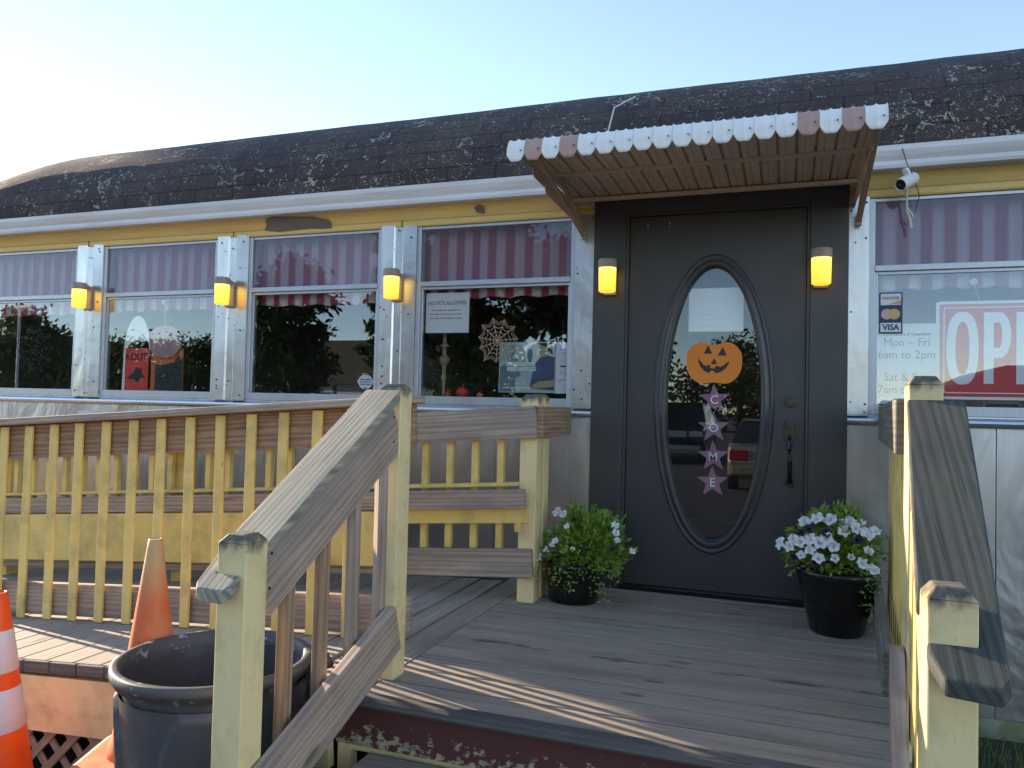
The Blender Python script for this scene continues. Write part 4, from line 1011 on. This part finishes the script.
# ================================================================== FLOWER POTS AND PETUNIAS
def pot(x, y, rb, rt_, h, label):
    t = T('flower_pot', label, 'flower pot', (x, y, 0.002), 'black pots by the door')
    bm = new(); lathe(bm, [(rb*.94, 0.002), (rb, .01), (rb+(rt_-rb)*.5, h*.45), (rt_*.985, h*.86), (rt_, h*.88), (rt_*1.03, h*.9), (rt_*1.04, h*.97), (rt_*1.02, h), (rt_*.95, h), (rt_*.93, h*.9)], (x, y, 0), 40); build('body', bm, M_['pot'], t, smooth=True)
    bm = new(); lathe(bm, [(.001, h*.91), (rt_*.6, h*.905), (rt_*.935, h*.9)], (x, y, 0), 24); build('soil', bm, M_['soil'], t)
pot(-.185, -.42, .125, .150, .20, 'low black flower pot left of the door beside the yellow end posts')
pot(1.055, -.47, .115, .170, .285, 'taller black flower pot right of the door beside the right railing')
def petunia(x, y, z, rx, rz, nl, flowers, label, seed, trail):
    rg = random.Random(seed); t = T('petunia_plant', label, 'plant', (x, y, z), 'petunias in the pots')
    bm = new()
    def leaf(p, dr, s):
        dr = dr.normalized(); sd = dr.cross(Vector((rg.uniform(-1, 1), rg.uniform(-1, 1), rg.uniform(.2, 1)))).normalized(); nn = dr.cross(sd)
        P_ = [p, p+dr*s*.45+sd*s*.26+nn*s*.06, p+dr*s, p+dr*s*.45-sd*s*.26+nn*s*.06]
        v = [bm.verts.new(q) for q in P_]; bm.faces.new((v[0], v[1], v[2])); bm.faces.new((v[0], v[2], v[3]))
    for i in range(nl):
        a = rg.uniform(0, 6.283); u = rg.random()**.45; el = rg.uniform(-.35, 1.45)
        lump = .78+.42*noise.noise(Vector((math.cos(a)*2+seed, math.sin(a)*2, el*2)))
        dirn = Vector((math.cos(a)*math.cos(el), math.sin(a)*math.cos(el), math.sin(el)))
        p = Vector((x, y, z))+Vector((dirn.x*rx*u*lump, dirn.y*rx*.85*u*lump, dirn.z*rz*u*lump+rz*.12))
        leaf(p, dirn+Vector((rg.uniform(-.8, .8), rg.uniform(-.8, .8), rg.uniform(-.6, .9))), rg.uniform(.018, .040))
    for (tx, ty, ln_) in trail:
        for k in range(int(260*ln_)):
            u = k/(260*ln_); p = Vector((x+tx*(1+.12*u)+rg.gauss(0, .022), y+ty*(1+.15*u)+rg.gauss(0, .022), z-ln_*u+rg.gauss(0, .012)))
            leaf(p, Vector((rg.uniform(-1, 1), rg.uniform(-1, 1), rg.uniform(-1, .3))), rg.uniform(.014, .026))
    build('foliage', bm, M_['leaf'], t)
    bm = new()
    for i in range(18):
        a = rg.uniform(0, 6.28); q = rg.uniform(.5, .9)
        tube(bm, [(x+.02*math.cos(a), y+.02*math.sin(a), z-.06), (x+rx*.45*q*math.cos(a), y+rx*.45*q*math.sin(a), z+rz*.35), (x+rx*q*math.cos(a)*.85, y+rx*q*math.sin(a)*.7, z+rz*rg.uniform(.1, .6))], .002, 5)
    build('stem', bm, M_['leaf'], t)
    for (fx, fz, dark, s) in flowers:
        s *= .86
        # place on the camera-facing surface of the foliage
        ux, uz = (fx-x)/rx, (fz-z)/rz; dd = max(.15, 1-ux*ux*.8-uz*uz*.6); fy = y-rx*.72*math.sqrt(dd)*(.6 if uz > .75 else 1)
        n_ = Vector((ux*.7+rg.uniform(-.35, .35), -.9+rg.uniform(-.2, .4), .55+rg.uniform(-.2, .4))).normalized(); qd = Vector((0, 0, 1)).rotation_difference(n_)
        bm = new(); rows = []; N_ = 30; ph = rg.uniform(0, 6)
        for (r_, h_, am) in ((.0025, -.024, 0), (.005, -.012, 0), (.30*s, -.002, .04), (.72*s, .004, .12), (1.0*s, .001, .17)):
            row = []
            for i in range(N_):
                tt = 2*math.pi*i/N_; rr2 = r_*(1-am+am*abs(math.cos(2.5*tt+ph))*1.6); hz = h_+(.004*math.cos(5*tt+ph)+.003*math.sin(7*tt)) * (r_ > .01)
                row.append(bm.verts.new(Vector((fx, fy, fz))+qd @ Vector((rr2*math.cos(tt), rr2*math.sin(tt), hz))))
            rows.append(row)
        for r1, r2 in zip(rows[:-1], rows[1:]):
            for i in range(N_): bm.faces.new((r1[i], r1[(i+1) % N_], r2[(i+1) % N_], r2[i])).smooth = True
        build('flower', bm, M_['petal_dark' if dark else 'petal'], t, label='dark purple bloom' if dark else None)
rg = random.Random(4)
FL = [(-.345, .22, 0, .03), (-.27, .45, 0, .032), (-.235, .44, 0, .026), (-.19, .395, 0, .018), (-.245, .32, 0, .02), (-.30, .27, 0, .018), (.035, .405, 0, .026), (.05, .375, 0, .022), (.06, .34, 0, .018), (.125, .285, 0, .02), (-.265, .30, 0, .018), (-.15, .29, 0, .014), (-.10, .30, 1, .02), (.04, .30, 1, .018), (-.17, .42, 1, .014)]
petunia(-.125, -.41, .205, .25, .265, 4600, FL, 'bushy green petunia with few white blooms in the low pot left of the door', 11, [(-.19, -.10, .10), (.10, -.14, .17), (-.05, -.17, .12), (.0, -.18, .10), (.16, -.1, .09), (-.12, -.16, .10)])
FR = [(.915, .495, 0, .034), (.965, .515, 0, .034), (1.02, .515, 0, .036), (1.075, .50, 0, .030), (1.12, .49, 0, .030), (1.165, .47, 0, .038), (1.20, .48, 0, .028), (1.10, .515, 0, .026), (.81, .395, 0, .034), (.85, .39, 0, .03), (.895, .415, 0, .03), (.935, .43, 0, .034), (.975, .42, 0, .034), (1.0, .44, 0, .034), (1.03, .41, 0, .03), (.90, .36, 0, .024), (.97, .355, 0, .03), (1.035, .36, 0, .022), (.935, .385, 0, .028), (1.145, .345, 0, .03), (1.19, .32, 0, .032), (1.10, .37, 0, .018), (1.17, .40, 0, .026), (.93, .475, 1, .028), (1.00, .465, 1, .026), (1.125, .445, 1, .034), (.955, .335, 1, .022), (.87, .345, 1, .024), (.90, .455, 1, .02), (1.07, .475, 0, .03), (1.14, .505, 0, .03), (.865, .425, 0, .026)]
petunia(1.03, -.47, .315, .25, .235, 3600, FR, 'petunia full of white blooms in the taller pot right of the door', 23, [(.17, -.10, .26), (.14, -.16, .17), (-.16, -.10, .06)])

# ================================================================== TRASH CAN AND CONES
def can():
    cx_, cy_, H, rt_, rb = -.850, -2.275, .745, .282, .235
    t = T('trash_can', 'large scuffed black plastic trash can standing beside the left stair railing', 'trash can', (cx_, cy_, GZ))
    N_ = 144; prof = [(rb*.96, 0.0), (rb, .012)] + [(rb+(rt_-.012-rb)*k/40, .012+(H-.09)*k/40) for k in range(1, 41)]
    bm = new(); rows = []
    for r_, z in prof:
        row = []
        for i in range(N_):
            a = 2*math.pi*i/N_; rr2 = r_
            u = ((a/(2*math.pi)*4) % 1)-.5; zt = .50-.0*abs(u)
            # raised arch panels round the side
            lim = .655-.22*max(0, (abs(u)-.12)/.20)**2 if abs(u) < .33 else 0
            if z < lim and z > .03 and abs(u) < .32: rr2 += .013
            row.append(bm.verts.new((cx_+rr2*math.cos(a-1.75), cy_+rr2*math.sin(a-1.75), GZ+z)))
        rows.append(row)
    for r1, r2 in zip(rows[:-1], rows[1:]):
        for i in range(N_): bm.faces.new((r1[i], r1[(i+1) % N_], r2[(i+1) % N_], r2[i])).smooth = True
    bm.faces.new(rows[0][::-1])
    inner = lathe(bm, [(rb*.9, .02), (rt_-.02, H-.04)][::-1], (cx_, cy_, GZ), N_); bmesh.ops.delete(bm, geom=[inner[-1]], context='FACES_ONLY')
    lathe(bm, [(rb*.9, .02), (.001, .02)], (cx_, cy_, GZ), N_)
    build('body', bm, M_['bin'], t)
    bm = new(); lathe(bm, [(rt_-.014, H-.055), (rt_+.002, H-.050), (rt_+.005, H-.034), (rt_+.014, H-.030), (rt_+.016, H-.022), (rt_+.014, H-.004), (rt_+.008, H), (rt_-.006, H), (rt_-.012, H-.006), (rt_-.018, H-.045)], (cx_, cy_, GZ), N_); f = [q for q in bm.faces if len(q.verts) > 8]; bmesh.ops.delete(bm, geom=f, context='FACES')
    o = build('rim', bm, M_['bin_rim'], t, smooth=True)
    for a in (R(43),):
        d = Vector((math.cos(a), math.sin(a), 0)); s = Vector((-math.sin(a), math.cos(a), 0)); c0 = Vector((cx_, cy_, GZ+H-.03))+d*rt_
        bm = new(); tube(bm, [c0-s*.09, c0-s*.085+d*.045+Vector((0, 0, -.01)), c0-s*.05+d*.068+Vector((0, 0, -.02)), c0+s*.05+d*.068+Vector((0, 0, -.02)), c0+s*.085+d*.045+Vector((0, 0, -.01)), c0+s*.09], .013, 10)
        prism_pts = [c0-s*.09+Vector((0, 0, -.01)), c0+s*.09+Vector((0, 0, -.01)), c0+s*.02+Vector((0, 0, -.13)), c0-s*.02+Vector((0, 0, -.13))]
        fv = [bm.verts.new(p+d*.02) for p in prism_pts]; bv = [bm.verts.new(p-d*.012) for p in prism_pts]
        bm.faces.new(fv); bm.faces.new(bv[::-1])
        for i in range(4): bm.faces.new((fv[i], bv[i], bv[(i+1) % 4], fv[(i+1) % 4]))
        build('handle', bm, M_['bin'], t)
can()
def cone(x, y, zb, H, rb, rt_, label, mats, bands=(), group='traffic cones', rot=0.0, tip=False):
    t = T('traffic_cone', label, 'traffic cone', (x, y, zb), group); t.rotation_euler.z = 0
    bm = new(); s = max(rb*1.3, .185); pts = []
    for k in range(4):
        a = R(90*k+45)+rot
        for da in (-.12, .12): pts.append((x+s*1.35*math.cos(a+da), y+s*1.35*math.sin(a+da)))
    A = [bm.verts.new((p[0], p[1], zb)) for p in pts]; B = [bm.verts.new((p[0], p[1], zb+.022)) for p in pts]; D = [bm.verts.new((x+(p[0]-x)*.88, y+(p[1]-y)*.88, zb+.034)) for p in pts]
    bm.faces.new(A[::-1]); bm.faces.new(D)
    for L1, L2 in ((A, B), (B, D)):
        for i in range(8): bm.faces.new((L1[i], L1[(i+1) % 8], L2[(i+1) % 8], L2[i]))
    build('base', bm, mats[0], t, bevel=.003)
    rad = lambda z: rb+(rt_-rb)*(z-.03)/(H-.03)
    bm = new(); zs = [.03+(H-.03)*k/24 for k in range(25)]
    prof = [(rad(z)*(1.06 if z < .06 else 1), z) for z in zs] + [(rt_*.8, H+.002), (rt_*.72, H-.02)]
    lathe(bm, prof, (x, y, zb), 40); o = build('cone_body', bm, mats[0], t, smooth=True)
    for (z0, z1) in bands:
        bm = new(); lathe(bm, [(rad(z0)+.0005, z0), (rad(z0)+.0022, z0+.002), (rad(z1)+.0022, z1-.002), (rad(z1)+.0005, z1)], (x, y, zb), 40)
        f = [q for q in bm.faces if len(q.verts) > 8]; bmesh.ops.delete(bm, geom=f, context='FACES'); build('reflective_band', bm, M_['reflective'], t, smooth=True)
    return t
cx1, cy1 = -1.212, -2.165
cone(cx1, cy1, -.255, .748, .120, .022, 'faded orange cone with a bleached tip, topmost of the stack behind the trash can', [M_['cone_faded']], rot=.35, tip=True)
for k in range(4):
    cone(cx1, cy1, -.333-.079*k, .70, .1195, .022, ['old orange cone nested just under the faded cone of the stack', 'old orange cone, third from the top of the nested stack', 'old orange cone, second from the bottom of the nested stack', 'old orange cone on the ground at the bottom of the nested stack'][k], [M_['cone_old']], rot=.35+.05*(-1)**k)
cone(-1.745, -2.33, GZ, .86, .165, .035, 'bright orange cone with two white bands at the left edge of the ramp', [M_['cone']], bands=((.40, .54), (.595, .735)), rot=.2)

# ================================================================== ACROSS THE LOT (seen in the windows)
def tree(name, label, x, y, H, cr, seed, mat, conifer=False, nleaf=9000, group='trees across the lot', base=.22):
    rg = random.Random(seed); t = T(name, label, 'tree', (x, y, GZ), group)
    bm = new(); tube(bm, [(x, y, GZ-.2), (x+.1, y, GZ+H*.3), (x, y+.1, GZ+H*.65), (x, y, GZ+H*.95)], [H*.035, H*.026, H*.015, .03], 9)
    for k in range(14):
        z = GZ+H*(base+.6*rg.random()); a = rg.uniform(0, 6.28); l = cr*rg.uniform(.5, .85)*(1-(z-GZ)/H*.6)
        tube(bm, [(x, y, z), (x+l*.5*math.cos(a), y+l*.5*math.sin(a), z+l*.2), (x+l*math.cos(a), y+l*math.sin(a), z+l*(.15 if conifer else .5))], [H*.009, H*.006, .02], 6)
    build('trunk', bm, M_['bark'], t)
    bm = new(); clumps = []
    for k in range(46):
        u = rg.random(); 
        if conifer: zz_ = base+(1-base)*u; rr2 = cr*(1.02-u)**.8*rg.uniform(.35, 1); s = cr*.22
        else:
            zz_ = base+(1-base)*u; rr2 = cr*math.sin(math.pi*min(1, .12+u*.85))**.6*rg.uniform(.2, .95); s = cr*.28*rg.uniform(.7, 1.2)
        a = rg.uniform(0, 6.283); clumps.append((Vector((x+rr2*math.cos(a), y+rr2*math.sin(a), GZ+H*zz_)), s))
    for i in range(nleaf):
        c_, s = clumps[i % 46]; p = c_+Vector((rg.gauss(0, s*.55), rg.gauss(0, s*.55), rg.gauss(0, s*(.22 if conifer else .42))))
        d = Vector((rg.gauss(0, 1), rg.gauss(0, 1), rg.gauss(0, 1))).normalized(); e = d.cross(Vector((rg.gauss(0, 1), rg.gauss(0, 1), 1))).normalized(); q = rg.uniform(.13, .26)*(cr/3)**.5
        bm.faces.new([bm.verts.new(p), bm.verts.new(p+d*q+e*q*.5), bm.verts.new(p+d*q*2), bm.verts.new(p+d*q-e*q*.5)])
    build('crown', bm, mat, t); return t
tree('broadleaf_tree', 'tall dark broad tree across the lot mirrored in the window with the hexagonal sticker', -17.05, -20.5, 6.6, 2.0, 1, M_['tree_leaf'])
tree('pine_tree', 'dark pine across the lot mirrored beside the steel pillar', -12.6, -19.5, 9, .85, 2, M_['tree_leaf'], True)
tree('broadleaf_tree', 'dark round tree across the lot mirrored behind the tan spider web', -8.7, -18.5, 8.5, 2.2, 3, M_['tree_leaf'], False, 16000)
tree('broadleaf_tree', 'wide dark tree across the lot mirrored behind the poster', -5.9, -21.0, 6.6, 2.8, 4, M_['tree_leaf'], False, 14000)
tree('broadleaf_tree', 'light green tree across the lot mirrored behind the dark spider web', -36.5, -24, 5.6, 2.7, 5, M_['tree_leaf_light'])
tree('broadleaf_tree', 'light green tree mirrored at the far left edge of the leftmost window', -45, -26, 5.2, 2.2, 6, M_['tree_leaf_light'])
far = [(-86, -60), (-79, -58), (-73, -57), (-68, -55), (-62, -54), (-58, -57), (-54, -58), (-44, -60), (-33, -62), (-24, -58), (-12, -60), (-3, -63), (31, -57), (41, -60)]
src = {}
for k, (x, y) in enumerate(far):
    v_ = k % 3
    lb = 'distant tree in the row beyond the parking lot'
    if v_ not in src: src[v_] = tree('distant_tree', lb, x, y, (6.9, 6.4, 7.4)[v_], (5.0, 5.6, 4.6)[v_], 20+v_, (M_['tree_leaf'], M_['tree_leaf_light'], M_['tree_leaf'])[v_], False, 5200, 'row of distant trees', .08)
    else: dup(src[v_], (x, y, GZ), lb)
tree('broadleaf_tree', 'tall unseen tree added left behind the diner to shade its roof', -30, 9.4, 16.0, 2.7, 9, M_['tree_leaf'], False, 12000, 'added shade trees out of view', .62)  # added out of view, crown placed to block low sun from the roof
# buildings across the lot
def house(x, y, w, d, h, label, m, gable=1.6):
    t = T('far_building', label, 'building', (x, y, GZ), 'buildings across the lot')
    bm = new(); box(bm, x-w/2, x+w/2, y-d/2, y+d/2, GZ, GZ+h); build('wall', bm, m, t)
    bm = new(); prism(bm, [(x-w/2-.3, GZ+h+.003), (x+w/2+.3, GZ+h+.003), (x+w/2-w*.12, GZ+h+gable), (x-w/2+w*.12, GZ+h+gable)], y-d/2-.3, y+d/2+.3); build('roof', bm, M_['far_roof'], t)
    for k in range(int(w//3)):
        xx = x-w/2+1.5+3*k; bm = new(); box(bm, xx-.5, xx+.5, y+d/2+.002, y+d/2+.05, GZ+1.0, GZ+2.1); wn_ = build('window', bm, M_['white'], t)
        bm = new(); box(bm, xx-.43, xx+.43, y+d/2+.051, y+d/2+.06, GZ+1.07, GZ+2.03); build('pane', bm, M_['dark_glass'], wn_)
house(-33, -17.5, 16, 5, 1.7, 'low beige shed across the lot mirrored below the dark spider web', M_['beige'], .15)
house(12, -26, 13, 6, 2.3, 'low beige house across the lot mirrored below the red sign', M_['beige'], .9)
house(-19, -28, 8, 6, 2.4, 'small white house between the trees across the lot', M_['white'], 1.9)
# cars in the lot
def car(x, y, rz, label, paint_, tall, group='cars parked in the lot'):
    t = T('parked_car', label, 'car', (0, 0, 0), group)
    L = 4.7; H = 1.85 if tall else 1.42; W_ = 1.9 if tall else 1.78
    if tall: low = [(-2.3, .42), (-2.34, .75), (-2.3, 1.05), (-1.1, 1.12), (2.25, 1.10), (2.3, .7), (2.25, .42)]; top = [(-1.1, 1.12), (-.45, 1.76), (.0, 1.84), (1.9, 1.82), (2.2, 1.1)]
    else: low = [(-2.3, .32), (-2.35, .6), (-2.2, .82), (-1.1, .92), (1.7, .95), (2.25, .92), (2.33, .6), (2.28, .32)]; top = [(-1.1, .92), (-.35, 1.36), (.25, 1.42), (.9, 1.38), (1.7, .95)]
    def loft(prof, w0, w1, zmid):
        bm = new(); st_ = []
        zlo = min(p[1] for p in prof); zhi = max(p[1] for p in prof)
        for s in (-1, -.93, .93, 1):
            row = []
            for a, b in prof:
                f = (b-zlo)/(zhi-zlo); w = w0+(w1-w0)*f; k = .96 if abs(s) == 1 else 1
                zc_ = (zlo+zhi)/2
                row.append(bm.verts.new((a*(.985 if abs(s) == 1 else 1), s*w/2, zc_+(b-zc_)*k)))
            st_.append(row)
        for r1, r2 in zip(st_[:-1], st_[1:]):
            for i in range(len(prof)-1): bm.faces.new((r1[i], r1[i+1], r2[i+1], r2[i]))
            bm.faces.new((r1[-1], r1[0], r2[0], r2[-1]))
        bm.faces.new(st_[0]); bm.faces.new(st_[-1][::-1]); bmesh.ops.recalc_face_normals(bm, faces=bm.faces); return bm
    bs = dict(bevel=.05)
    build('body', loft(low, W_, W_, 0), paint_, t, **bs)
    build('cabin', loft(top, W_*.96, W_*.74, 0), M_['dark_glass'], t, bevel=.03)
    zt = H-.03; bm = new(); xs_ = [p for p in top[1:-1]]; box(bm, xs_[0][0]-.02, xs_[-1][0]+.05, -W_*.37, W_*.37, H-.045, H+.005); build('roof', bm, paint_, t, bevel=.03)
    for wx in (-1.42, 1.38):
        for sgn in (-1, 1):
            bm = new(); r_ = .37 if tall else .32
            pts = [(wx+r_*math.cos(2*math.pi*i/28), r_+r_*math.sin(2*math.pi*i/28)) for i in range(28)]
            prism(bm, pts, sgn*(W_/2-.2), sgn*(W_/2+.012)); wh = build('wheel', bm, M_['tyre'], t, bevel=.02)
            bm = new(); pts = [(wx+r_*.62*math.cos(2*math.pi*i/20), r_+r_*.62*math.sin(2*math.pi*i/20)) for i in range(20)]
            prism(bm, pts, sgn*(W_/2+.013), sgn*(W_/2+.02)); build('rim', bm, M_['alu'], wh)
    zf = .82 if tall else .62
    for sgn in (-1, 1):
        bm = new(); box(bm, -2.365, -2.31, sgn*.72-.2, sgn*.72+.2, zf, zf+.16); build('headlight', bm, M_['head'], t, bevel=.02)
        bm = new(); box(bm, 2.27, 2.345, sgn*.68-.17, sgn*.68+.17, zf+.02, zf+.22); build('taillight', bm, M_['tail'], t, bevel=.02)
    bm = new(); box(bm, -2.362, -2.33, -.45, .45, zf-.02, zf+.16); build('grille', bm, M_['alu'], t)
    bm = new(); box(bm, -2.40, -2.25, -W_*.46, W_*.46, .40, .56); build('bumper', bm, paint_ if not tall else M_['alu'], t, bevel=.03)
    bm = new(); box(bm, 2.25, 2.40, -W_*.46, W_*.46, .36, .54); build('bumper', bm, paint_, t, bevel=.03)
    t.location = (x, y, GZ); t.rotation_euler.z = rz; return t
car(-2.45, -21.5, R(-90), 'black tall car across the lot mirrored in the oval door glass', M_['car_black'], True)
car(.55, -13.6, R(88), 'beige low car across the lot mirrored at the edge of the oval door glass', M_['car_beige'], False)
# light pole mirrored in the left windows
t = T('lot_light_pole', 'white light pole at the far side of the parking lot', 'street lamp', (-29.5, -19.0, GZ))
bm = new(); tube(bm, [(-29.5, -19, GZ), (-29.5, -19, GZ+5.2)], [.06, .045], 10); build('pole', bm, M_['white'], t)
bm = new(); box(bm, -29.6, -28.7, -19.12, -18.88, GZ+5.2, GZ+5.32); build('lamp_head', bm, M_['white'], t, bevel=.02)
